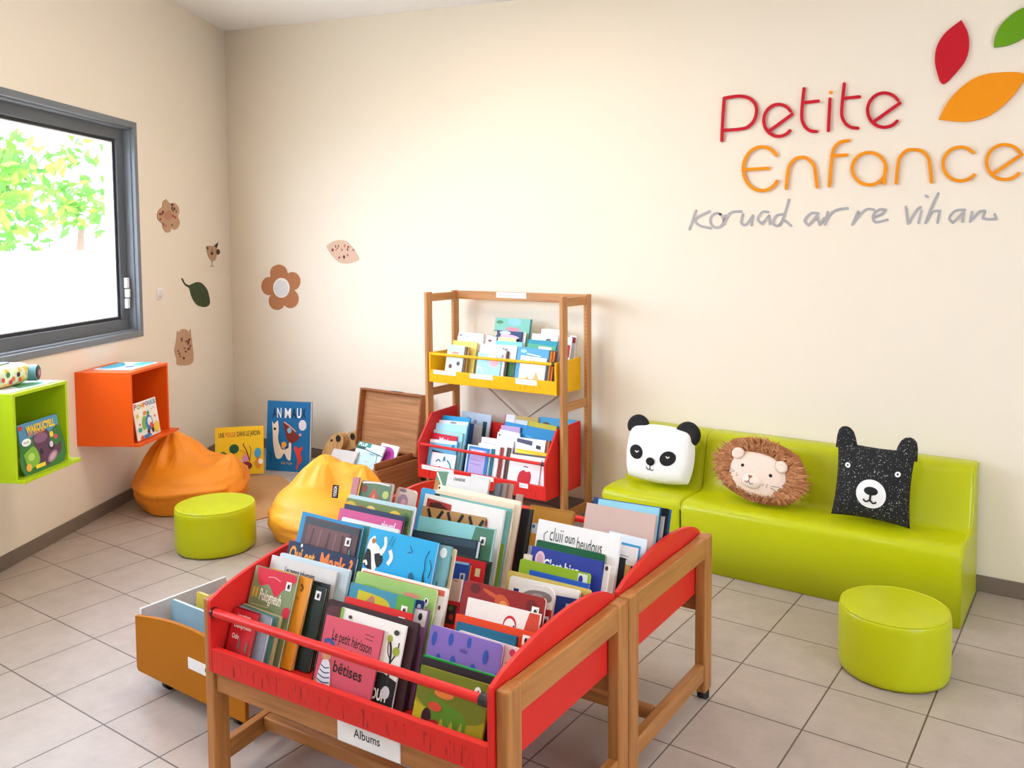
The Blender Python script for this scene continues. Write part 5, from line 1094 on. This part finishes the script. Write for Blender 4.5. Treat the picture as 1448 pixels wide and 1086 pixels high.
# ---- front browser, right column
row(1.688, [
 (0, .008, (596, 940), (694, 969.5), '#a39a1c', 'olive yellow book with a girl in red among leaves, front right', [('c', '#6f7a1c', [(0, 0), (1, 0), (1, .4), (.5, .5), (0, .35)]), ('c', '#c2b41c', [(0, .4), (.2, .5), (.3, .9), (.2, 1.3), (0, 1.3)]), ('c', '#5a8a1f', [(.2, .3), (.7, .4), (.72, .6), (.4, .66), (.2, .5)]), ('c', '#b0a82a', [(.36, .7), (.42, .5), (.48, .68), (.56, .5), (.62, .68), (.7, .48), (.74, .7), (.98, .62), (1, 1.3), (.4, 1.3)]), ('e', '#3a1420', .2, .54, .07, .1), ('c', '#a8231f', [(.24, .56), (.38, .56), (.42, .86), (.3, .9), (.22, .8)]), ('s', '#a8231f', .04, [(.24, .74), (.08, .74)]), ('p', '#c06a9a', [(.2, .78), (.26, .78), (.26, 1.02), (.17, 1.02)]), ('e', '#e0803a', .4, .24, .14, .05), ('e', '#cf4a2a', .3, .4, .1, .05), ('s', '#2a2014', .02, [(.78, .96), (.84, .84), (.9, .8)]), ('e', '#cf5a2a', .66, 1.18, .12, .06), ('e', '#f0efe9', .85, .12, .05, .07), ('e', '#1a1a1c', .86, .12, .015, .035)], {'stick': False, 'edge': '#d9c48a'}),
 (.004, .006, (598, 928), (704, 959.5), '#2a1f24', 'black backed book with a pale spine just behind the olive yellow book', (), {'stick': False, 'edge': '#d8dce4'}),
 (.003, .008, (598.5, 924.6), (706.4, 957.5), '#12a23c', 'bright green board book with a rounded corner behind the olive one', [], {'stick': False, 'rnd': .008, 'edge': '#e9efe9'}),
 (.010, .011, (609.7, 882.5), (711.9, 912), '#8068b4', 'purple board book with blue raindrops and white title', [('e', '#2f4fa8', .08, .14, .035, .08), ('e', '#2f4fa8', .31, .1, .035, .07), ('e', '#2f4fa8', .56, .08, .03, .06), ('e', '#2f4fa8', .8, .18, .035, .08), ('e', '#2f4fa8', .18, .36, .035, .08), ('e', '#2f4fa8', .38, .34, .035, .08), ('e', '#2f4fa8', .66, .36, .035, .08), ('e', '#2f4fa8', .97, .4, .03, .09), ('e', '#2f4fa8', .82, .56, .035, .08), ('e', '#2f4fa8', .02, .44, .025, .07), ('t', '#f3f0f4', 'PAS POILU', .28, .5, .44, .13, .02), ('t', '#4a3f8a', 'milo', .46, .2, .1, .05, .02)], {'stick': False, 'rnd': .009, 'edge': '#f3ecf0'}),
 (.003, .009, (648, 890.5), (735.4, 917.5), '#e2c9cf', 'pale pink board book with hearts showing right of the purple one', [('e', '#c83a5a', .9, .08, .05, .05), ('e', '#2a2a3a', .83, .26, .015, .05), ('e', '#8a2a3a', .96, .25, .03, .05)], {'stick': False, 'rnd': .009, 'edge': '#f0e9ea'}),
 (.006, .007, (646.3, 878.3), (731.2, 900.4), '#17607f', 'dark teal book in front of the orange red book', [('r', '#1f6f90', .02, .08, .98, .3)], {'stick': (.82, .16)}),
 (.006, .007, (645.6, 867.3), (754.7, 895), '#e2431a', 'orange red book behind the dark teal book', (), {'stick': (.88, .04)}),
 (.012, .007, (662, 844.5), (767.9, 869.4), '#e9e2dc', 'white book with a red wolf face drawing and red corner', [('p', '#c9432c', [(.86, .01), (.995, .01), (.995, 1), (.8, 1), (.8, .3), (.83, .12)]), ('e', '#c2282c', .62, .2, .09, .11), ('e', '#f0ece6', .62, .21, .075, .09), ('e', '#2a2024', .57, .24, .012, .02), ('e', '#2a2024', .68, .2, .01, .015), ('e', '#c2282c', .63, .3, .02, .03), ('s', '#a83424', .02, [(.84, .3), (.98, .26)]), ('s', '#a83424', .02, [(.82, .42), (.98, .4)])], {'stick': False}),
 (.006, .01, (657.3, 819.7), (773.5, 847), '#8f2320', 'large brick red board book with a cloudy orange cover', [('e', '#c2532c', .5, .14, .1, .07, .5), ('e', '#d98a4a', .52, .16, .05, .04, .5), ('e', '#c2532c', .36, .08, .12, .02, .3), ('e', '#5f1a1a', .15, .06, .06, .05), ('e', '#b03a28', .7, .22, .12, .05, -.4), ('e', '#6f1c1a', .85, .1, .06, .06)], {'stick': (.86, .1), 'rnd': .01}),
 (.025, .008, (705, 846), (786, 865.3), '#a81e22', 'small dark red book showing right of the brick red book', (), {'stick': (.86, .1), 'edge': '#efe9e4'}),
], G1)
# the paw shaped board book
def paw(TLq, TRq, cf):
    r_ = book(TLq, TRq, cf, .012, '#d8cfc6', 'arched white board book with a grey animal picture, right column of the front browser', [('c', '#7f726c', [(.06, .3), (.3, .14), (.7, .12), (.92, .2), (.9, .34), (.5, .36)]), ('c', '#a08f86', [(.3, .26), (.5, .18), (.7, .22), (.5, .3)]), ('c', '#cbbab0', [(.1, .4), (.9, .38), (.95, 1.2), (.1, 1.2)]), ('e', '#54463f', .86, 1.0, .1, .12)], stick=False, rnd=.028, edge='#efe6da', group=G1, rec=REC, bound=in_browser)
paw((735, 826), (786, 830), 2.005)
row(2.045, [
 (0, .008, (765, 838), (829, 850), '#1f3a80', 'dark blue book with a white square at the right end of the front browser', [('r', '#c9cbd8', .62, .12, .8, .34), ('s', '#e9e9f0', .03, [(.3, .5), (.5, .5)])], {'stick': False}),
 (.004, .012, (721.8, 813.6), (820, 835.3), '#ebe4da', 'white board book with a dark blue window behind the arched book', [('r', '#1d2f78', .08, .14, .5, 1.2), ('r', '#1d2f78', .74, .2, .92, 1)], {'stick': False, 'rnd': .009}),
 (.014, .008, (718.6, 806), (845, 836.3), '#c9b25a', 'tan yellow board book behind the white board book', [('e', '#8a7a5a', .88, .1, .05, .05)], {'stick': False, 'rnd': .009, 'edge': '#e3d28a'}),
 (.003, .012, (749, 805.5), (833, 826), '#1d4fa8', 'royal blue book in front of the lime book', [('r', '#3a6fc0', .02, .07, .98, .09)], {'stick': False}),
], G1)
# ---- rear browser, right column
row(2.148, [
 (0, .009, (736, 789.3), (834.9, 811.7), '#8fae1f', 'lime green board book with a letter label', [('r', '#d9dccf', .84, .02, .97, .18), ('e', '#2a2f8a', .88, .09, .03, .05)], {'stick': False, 'rnd': .009, 'edge': '#dfe06a'}),
 (.006, .008, (741, 783), (752, 785), '#d9cbb8', 'small beige book left of the royal blue title book', (), {'stick': False}),
 (.0, .010, (752.5, 771.5), (853.3, 794.3), '#2a3a90', 'deep blue book with a round pink emblem and white title', [('e', '#d9b9c4', .14, .14, .07, .1), ('e', '#c89ab0', .14, .14, .045, .07), ('t', '#eceef4', "C'est bien", .2, .25, .5, .14, .02)], {'stick': False}),
 (.002, .012, (790, 785), (861.6, 799.5), '#e9e4dc', 'white book showing right of the deep blue title book', [('e', '#4a3f3a', .96, .06, .03, .04)], {'stick': False, 'rnd': .006}),
 (.095, .01, (759.4, 762.5), (856.7, 784.6), '#145a33', 'dark green book in front of the tall white book', [('r', '#0f2a20', .02, .1, .98, .5), ('r', '#c9c4d4', .8, .12, .94, .3)], {'stick': False, 'rnd': .008}),
 (.008, .016, (762, 733.5), (877.5, 757.7), '#eeeae6', 'tall white book with a thin handwritten black title', [('t', '#3a3a3a', 'cluii', .17, .2, .16, .14), ('t', '#3a3a3a', 'oun', .36, .19, .12, .07, .01), ('t', '#3a3a3a', 'beudous', .51, .235, .3, .13), ('s', '#3a3a3a', .008, [(.11, .22), (.1, .15), (.14, .11)])], {'stick': False, 'edge': '#f0ebe6'}),
 (.05, .006, (842, 762), (910, 776.7), '#ece9e8', 'white book with two small lines of print, right of the tall white book', [('s', '#4a4a4a', .012, [(.56, .2), (.82, .22)]), ('s', '#4a4a4a', .012, [(.68, .27), (.8, .28)])], {'stick': False}),
 (.006, .008, (846, 758), (917.7, 775.5), '#3f9fd0', 'sky blue book behind the white book with small print', (), {'stick': False}),
 (.036, .008, (862, 750), (926.6, 766), '#e9eef4', 'white book in front of the beige animal book', (), {'stick': False, 'edge': '#e3a9b4'}),
 (.042, .012, (830, 710.4), (930.4, 728.7), '#cbaea2', 'large beige book with a black animal scribble', [('s', '#1c1a1a', .03, [(.34, .52), (.42, .5), (.46, .54)]), ('s', '#1c1a1a', .035, [(.42, .54), (.46, .46), (.54, .5), (.6, .56), (.66, .48)]), ('s', '#1c1a1a', .02, [(.48, .5), (.54, .56)])], {'stick': False, 'edge': '#d9a2a8'}),
 (.004, .008, (846.5, 705), (938.7, 719.3), '#8fc8da', 'light blue book behind the beige animal book', [], {'stick': False, 'edge': '#d9a23a'}),
 (.006, .008, (839.8, 702.7), (941, 718.5), '#1f3f78', 'navy book with a thin white top edge behind the light blue book', (), {'stick': False, 'edge': '#f4f2ee'}),
 (.03, .008, (930, 729.5), (946, 731.5), '#b9b3b4', 'grey page edged book right of the navy book', (), {'stick': False}),
 (.012, .014, (935, 718), (952.5, 720.5), '#1a1a1c', 'black book near the right rear corner of the browser', (), {'stick': False, 'edge': '#2a2a2c'}),
 (.012, .010, (945, 720.5), (960, 722.5), '#1f5f9f', 'blue book in the right rear corner of the browser', (), {'stick': False}),
], G2)
# small thin books standing askew at the right end
for i, (px, py, qx, col, lab) in enumerate(((874, 787, 884, '#1d2424', 'small black book standing on edge beside the tall white book'), (880, 797, 891, '#d9a05a', 'small orange tan book standing on edge beside the tall white book'), (888, 799, 897, '#2a3a80', 'small dark blue book standing on edge near the red side panel'))):
    book((px, py), (qx, py+2.5), 2.342+.0115*i, .008, col, lab, stick=False, group=G2, rec=REC, bound=in_browser)
# ------------------------------------------------------------------ books in the bookcase
G3, G4 = 'books on the yellow shelf', 'books on the lower red shelf'
KW = dict(phi=0, lean=14, zf=.8055)
KY = dict(KW, stick=False)
def fill(n, after, gap=0): pass
row(4.128, [
 (0, .006, (634, 487), (657.5, 489.3), '#d3e3de', 'small white book with green border at the left of the yellow tray', [('r', '#bcd8e0', .02, .01, .98, .4), ('e', '#d98a7a', .5, .36, .22, .05), ('e', '#7a3a32', .3, 1.0, .1, .1), ('e', '#4a5a50', .75, .85, .1, .1), ('e', '#8aa36a', .5, 1.35, .2, .1)]),
 (.0, .008, (637, 488), (660.5, 490.5), '#8a6a48', 'brown edged book first behind the small white bordered book', (), {'edge': '#7a6048'}),
 (.0, .008, (640, 488.5), (663.8, 491), '#b98a4a', 'tan edged book second behind the small white bordered book', (), {'edge': '#8a6a4a'}),
 (.03, .010, (641, 481), (675, 484.2), '#f0d860', 'pale yellow book in the left of the yellow tray', [('r', '#f3df74', .02, .02, .98, 1)]),
 (.05, .008, (647.5, 475), (684, 479), '#f2f1f4', 'front one of two white books at the back left of the yellow tray', ()),
 (.004, .010, (649, 469), (684.6, 472.3), '#eceaf0', 'white book with a small brown bird at the back left of the yellow tray', [('e', '#7a5a4a', .36, .18, .05, .06), ('e', '#6a7fb0', .1, .1, .05, .03)], {'edge': '#8a6a5a'}),
], G3, **KY)
row(4.124, [
 (0, .007, (676.5, 497), (709.5, 504), '#a8d8f0', 'light blue book with a pink balloon in the middle of the yellow tray', [('e', '#f0b6c4', .72, .22, .2, .22), ('e', '#f4f2f4', .6, .1, .16, .1), ('s', '#eef4f8', .05, [(.05, .6), (.12, .45), (.3, .66)]), ('s', '#eef4f8', .04, [(.5, .8), (.7, .82)])]),
 (.0, .010, (681, 490.5), (715.5, 496), '#e9f2f2', 'white book behind the pink balloon book', [('e', '#d98a8a', .9, .2, .06, .06)]),
 (.0, .010, (684, 493), (719, 496.5), '#6a5240', 'brown spined book behind the white one in the middle of the yellow tray', (), {'edge': '#8a6a52'}),
 (.006, .008, (680, 486), (731.5, 488.8), '#eef6f8', 'wide white book with a black word in the middle of the yellow tray', [('t', '#222222', 'Popi', .62, .12, .14, .06, .03), ('r', '#2f6a3a', .76, .3, 1, 1.4), ('r', '#1c3a24', .7, .32, .8, 1.4)]),
 (.02, .008, (701, 481.4), (739, 484), '#7fd4e4', 'cyan book behind the wide white book in the yellow tray', ()),
 (.004, .006, (688.4, 474.2), (702, 476.2), '#f0eef0', 'small white book with a red spot left of the pale cream one', [('e', '#8a2a2a', .4, .4, .2, .1)]),
 (.0, .008, (704.4, 476.5), (729.8, 478.7), '#f0e69a', 'pale cream yellow book behind the cyan book', ()),
 (.015, .010, (699.5, 466.5), (738.7, 469.5), '#2a3a6a', 'navy book with a pink and white scene below the panorama book', [('c', '#e9b8cc', [(.25, .1), (.7, .12), (.9, .2), (.3, .24)]), ('e', '#d9e4f0', .4, .06, .2, .05), ('e', '#cfb98a', .05, .1, .06, .08)], {'edge': '#a8346a'}),
 (.003, .008, (708, 467), (744, 470.5), '#f2f2f4', 'white edged book behind the navy book on the yellow shelf', ()),
 (.01, .01, (701, 448.8), (752.2, 451.6), '#7fc0b0', 'green and blue panorama picture book, topmost on the yellow shelf', [('c', '#8fc8e4', [(.36, .02), (.7, .03), (.66, .16), (.4, .14)]), ('c', '#d98a9a', [(.28, .24), (.5, .2), (.74, .26), (.5, .3)]), ('e', '#4f8a5a', .14, .1, .1, .04), ('s', '#c9cf7a', .04, [(.05, .36), (.5, .34), (.95, .38)]), ('e', '#e9d67a', .85, .34, .05, .05), ('r', '#1f5f6a', .97, 0, 1, .6)]),
], G3, **KY)
row(4.118, [
 (0, .006, (737, 502), (773, 507.3), '#f3f1ee', 'white book with orange pyramids at the right of the yellow tray', [('p', '#e8b878', [(.14, .9), (.34, .62), (.5, .86), (.66, .48), (.94, .94)]), ('s', '#3a4a7a', .03, [(.1, .12), (.14, .2)]), ('t', '#222222', 'visite', .32, .22, .34, .12, .02), ('s', '#3a4a8a', .05, [(.72, .84), (.94, .9)]), ('e', '#3a2a2a', .36, .96, .08, .03), ('e', '#e0c040', .14, .9, .05, .03), ('s', '#3a4a8a', .05, [(.0, .74), (.08, .86)])]),
 (.002, .010, (733, 490), (777, 495), '#4f9fd0', 'blue sea book behind the orange pyramids book', [('e', '#9fd0ea', .2, .1, .1, .05), ('s', '#e9f4fa', .03, [(.3, .16), (.75, .2)])], {'edge': '#c9a05a'}),
 (.0, .008, (742, 492), (781, 497), '#d99a3a', 'amber edged book first behind the blue sea book', (), {'edge': '#8a6a4a'}),
 (.0, .008, (745, 493), (785, 497.5), '#e0762a', 'orange edged book second behind the blue sea book', (), {'edge': '#b98a6a'}),
 (.0, .008, (748, 492), (788, 496.5), '#5a4a44', 'dark brown edged book third behind the blue sea book', (), {'edge': '#6a5a52'}),
 (.012, .008, (746.4, 485), (786, 490), '#4fae8a', 'green book with a white label in front of the teal one', [('r', '#e9f0ea', .4, .05, .86, .16)]),
 (.004, .008, (747.5, 479.8), (788.4, 483), '#1f95b0', 'teal book on the right of the yellow shelf', ()),
 (.02, .008, (753, 471.5), (789.5, 473.6), '#f0eef2', 'white book with a tiny drawing behind the teal book', [('e', '#6a5a6a', .65, .2, .1, .06)]),
 (.03, .012, (766, 465), (796, 466.7), '#f3f1f3', 'white book with thin line doodles at the back right of the yellow shelf', [('s', '#5a5a62', .008, [(.08, .1), (.14, .06), (.2, .14)]), ('s', '#5a5a62', .008, [(.24, .16), (.3, .08), (.34, .18)]), ('s', '#5a6a72', .01, [(.6, .14), (.7, .06), (.8, .12)])], {'edge': '#7a6a5a'}),
], G3, **KY)
row(4.225, [
 (0, .008, (799, 477), (809, 478), '#e9e4e2', 'white and red book behind the right front post of the bookcase', [('r', '#b01f22', .2, .9, .9, 2.4)]),
 (.03, .010, (806, 474), (817, 475.5), '#ded9d6', 'pale book with a dark red top at the far right of the yellow shelf', [('r', '#8a1f22', .3, .2, .9, .9)], {'edge': '#d9c49a'}),
], G3, **KY)
KR = dict(phi=0, lean=15, zf=.223, stick=False)
row(4.008, [
 (0, .005, (611.5, 638.8), (645, 644), '#f0f2f4', 'white book with blue curved lettering at the left front of the red tray', [('s', '#2f7fa0', .05, [(.2, .3), (.3, .22), (.4, .28)]), ('s', '#2f7fa0', .05, [(.5, .26), (.54, .1), (.58, .24)]), ('s', '#3a9fb8', .06, [(.66, .2), (.8, .32), (.9, .56)]), ('s', '#2a2a3a', .05, [(.3, .56), (.4, .44), (.5, .58), (.6, .46)]), ('s', '#c82a7a', .04, [(.3, .62), (.6, .6)])]),
 (.0, .010, (606, 619.8), (647.5, 624.3), '#6fb8e0', 'pale blue book with a dark boat behind the white lettered book', [('r', '#e6f1f8', .0, .01, .96, .1), ('c', '#1f2f44', [(.12, .3), (.9, .42), (.7, .54), (.2, .48)]), ('e', '#2a7fb0', .86, .16, .06, .06)], {'edge': '#6a5f58'}),
 (.0, .008, (612.5, 611.5), (646.5, 617.6), '#cf1f38', 'crimson book with white word in the left of the red tray', [('t', '#f2e2e4', 'Mimi', .3, .26, .36, .16, .03)], {'edge': '#5f8fa8'}),
 (.0, .010, (612, 606.8), (655, 612.6), '#8fcbd8', 'aqua book behind the crimson book', [('s', '#e0d2a0', .02, [(.02, .03), (.98, .05)])], {'edge': '#6f625a'}),
 (.004, .012, (612.7, 597.6), (661, 601.2), '#a6dcee', 'large pale blue book in the left of the red tray', (), {'edge': '#3fa3d0'}),
 (.01, .008, (618, 593), (662, 597), '#e6e9ee', 'white book with a grey top behind the large pale blue book', [('e', '#8a8f96', .5, .05, .12, .03)], {'edge': '#8a6f5a'}),
 (.02, .010, (624, 586.6), (665, 591), '#1f9cd2', 'bright blue book in the back left of the red tray', (), {'edge': '#2f4f8a'}),
 (.0, .01, (634, 594), (669.6, 599.3), '#2f4f86', 'dark blue edged book right of the bright blue book', (), {'edge': '#3f5a8a'}),
], G4, **KR)
row(4.226, [
 (.0, .008, (668, 600), (681.7, 602.5), '#f2eff2', 'small white book between the dark blue book and the back', ()),
 (.008, .012, (653.5, 580.7), (695, 587), '#c3d4e4', 'grey blue book with small photos standing at the back of the red shelf', [('e', '#7a5a4a', .25, .2, .08, .06), ('e', '#8a8fb0', .5, .24, .06, .06), ('r', '#2f4a54', .76, .2, .9, .6)]),
], G4, **dict(KR, zf=.223))
row(4.004, [
 (0, .006, (663.5, 630), (692, 635), '#2f7fc0', 'violet story book with a blue border in the middle of the red tray', [('r', '#b9a8dc', .1, .1, .86, 1.6), ('t', '#f0eef4', 'OURSEF', .14, .3, .6, .16, .04), ('s', '#8f80bc', .03, [(.16, .5), (.7, .52)]), ('s', '#8f80bc', .03, [(.16, .66), (.7, .68)]), ('e', '#4a3a34', .3, 1.2, .12, .16), ('e', '#b98a3a', .5, 1.22, .12, .16), ('e', '#3a4a6a', .7, 1.24, .1, .14)], {'edge': '#dfeaf4'}),
 (.0, .010, (662, 628), (694.5, 634), '#e9f0f6', 'white edged book just behind the violet story book', ()),
 (.0, .010, (667, 629), (699, 635), '#177fa0', 'teal blue book second behind the violet story book', (), {'edge': '#2f8fb0'}),
 (.0, .012, (677, 626), (707, 632), '#f3f2f4', 'white book third behind the violet story book', (), {'edge': '#e3d0d4'}),
 (.0, .008, (680, 627), (712, 633), '#b0403a', 'brick edged thin book fourth behind the violet story book', (), {'edge': '#d9c9c4'}),
 (.0, .010, (682, 625), (717, 632.5), '#efe9e6', 'white book fifth behind the violet story book', (), {'edge': '#7a6a5f'}),
 (.0, .010, (684, 625), (722, 633.5), '#6a5a50', 'brown edged book sixth behind the violet story book', (), {'edge': '#8a7868'}),
 (.0, .008, (681.7, 617.5), (727, 624), '#f2e6ec', 'white and pink book in the middle of the red tray', ()),
 (.002, .008, (686, 621), (724, 628), '#a6cfe6', 'pale blue book behind the white and pink one', (), {'edge': '#5f4038'}),
 (.035, .008, (704, 610.5), (735, 616.6), '#f0eff4', 'white book with a tiny black mark, front of the stacked white ones', [('e', '#222222', .1, .1, .04, .03)]),
 (.002, .008, (706.8, 606.9), (735.3, 613), '#e9f0ec', 'white green edged book second of the stacked white ones', ()),
 (.004, .010, (709, 601), (735.8, 604.2), '#c3a8d4', 'lavender book behind the stacked white books', ()),
 (.004, .010, (714.5, 595.8), (787, 610), '#1f92cf', 'wide bright blue book across the right of the red tray', [('e', '#dfeef8', .7, .24, .02, .03), ('t', '#e9f4fa', 'Flop', .82, .28, .14, .07, .03), ('s', '#7fc0e4', .012, [(.44, .16), (.56, .18)])]),
 (.003, .006, (729, 593), (746, 595.4), '#d9e6f0', 'pale white blue book left of the yellow book', ()),
 (.0, .008, (744, 592), (787, 605), '#d2c21f', 'mustard yellow book behind the wide bright blue book', [('e', '#b9a41c', .3, .22, .2, .04)]),
 (.003, .006, (715, 585.6), (728.7, 587.2), '#eeedf2', 'small white book with a crimson spine at the back', [('r', '#b01f4a', 0, 0, .08, 1)]),
 (.0, .006, (731, 588), (761, 591), '#c9ac5a', 'tan book at the back behind the mustard yellow book', ()),
 (.006, .008, (763, 589), (818.5, 594.8), '#3a9fd0', 'blue book with a brown animal at the back right of the red shelf', [('c', '#8a4a2a', [(.12, .2), (.4, .2), (.56, .34), (.3, .38)]), ('e', '#4f8a3a', .78, .3, .1, .14), ('e', '#5f3a2a', .2, .16, .1, .05)], {'rnd': .008}),
], G4, **KR)
row(4.000, [
 (0, .006, (723, 643.8), (766, 650.3), '#f1f0f2', 'white book with a big red apple at the right front of the red tray', [('c', '#c8182c', [(.34, .42), (.46, .34), (.56, .38), (.68, .36), (.74, .52), (.68, .8), (.56, .94), (.4, .84), (.3, .62)]), ('s', '#3a3a2a', .025, [(.46, .26), (.5, .24), (.6, .26)])], {'edge': '#d9d4cf'}),
 (.0, .012, (722, 641.8), (774, 648.8), '#f4f3f2', 'white book with faint print behind the red apple book', [('s', '#c4c4c8', .014, [(.2, .14), (.6, .2)])], {'edge': '#8a7468'}),
 (.0, .008, (728, 640), (777, 646), '#5a4a4a', 'dark edged book between the apple books and the yellow one', (), {'edge': '#a89890'}),
 (.0, .010, (730, 633.8), (777.6, 641.8), '#f0c814', 'bright yellow book behind the red apple book', [('s', '#f6df5a', .03, [(.04, .06), (.96, .12)])], {'edge': '#e9d9a0'}),
 (.03, .010, (731, 617.7), (772, 623), '#ecebef', 'white book with a photo of a vehicle at the right of the red tray', [('p', '#4a5068', [(.02, .03), (.56, .07), (.56, .2), (.02, .14)]), ('p', '#2f3444', [(.7, .16), (.86, .18), (.86, .28), (.7, .26)]), ('s', '#3a3a3a', .03, [(.2, .36), (.6, .42)])], {'edge': '#b0543a'}),
 (.0, .010, (736, 619), (777, 624), '#b9744a', 'rust edged book first behind the vehicle photo book', (), {'edge': '#c9a888'}),
 (.0, .010, (740, 619), (781, 624), '#4a3c38', 'dark brown book second behind the vehicle photo book', (), {'edge': '#5f5048'}),
], G4, **KR)
row(4.19, [
 (0, .010, (797, 622), (807, 623.5), '#3a3434', 'small black book with white border behind the right front post', [('r', '#e9e6e0', .1, .1, .9, 1.2), ('r', '#2a2626', .25, .3, .75, 1)], ),
 (.02, .012, (799, 606.5), (817, 608.5), '#7f1a22', 'dark red book at the back right of the red shelf', (), ),
], G4, **KR)
vs_ = SC.view_settings
SC.display_settings.display_device = 'sRGB'
vs_.view_transform = 'Standard'; vs_.look = 'None'; vs_.gamma = 1; vs_.use_curve_mapping = False
vs_.exposure = 0.0
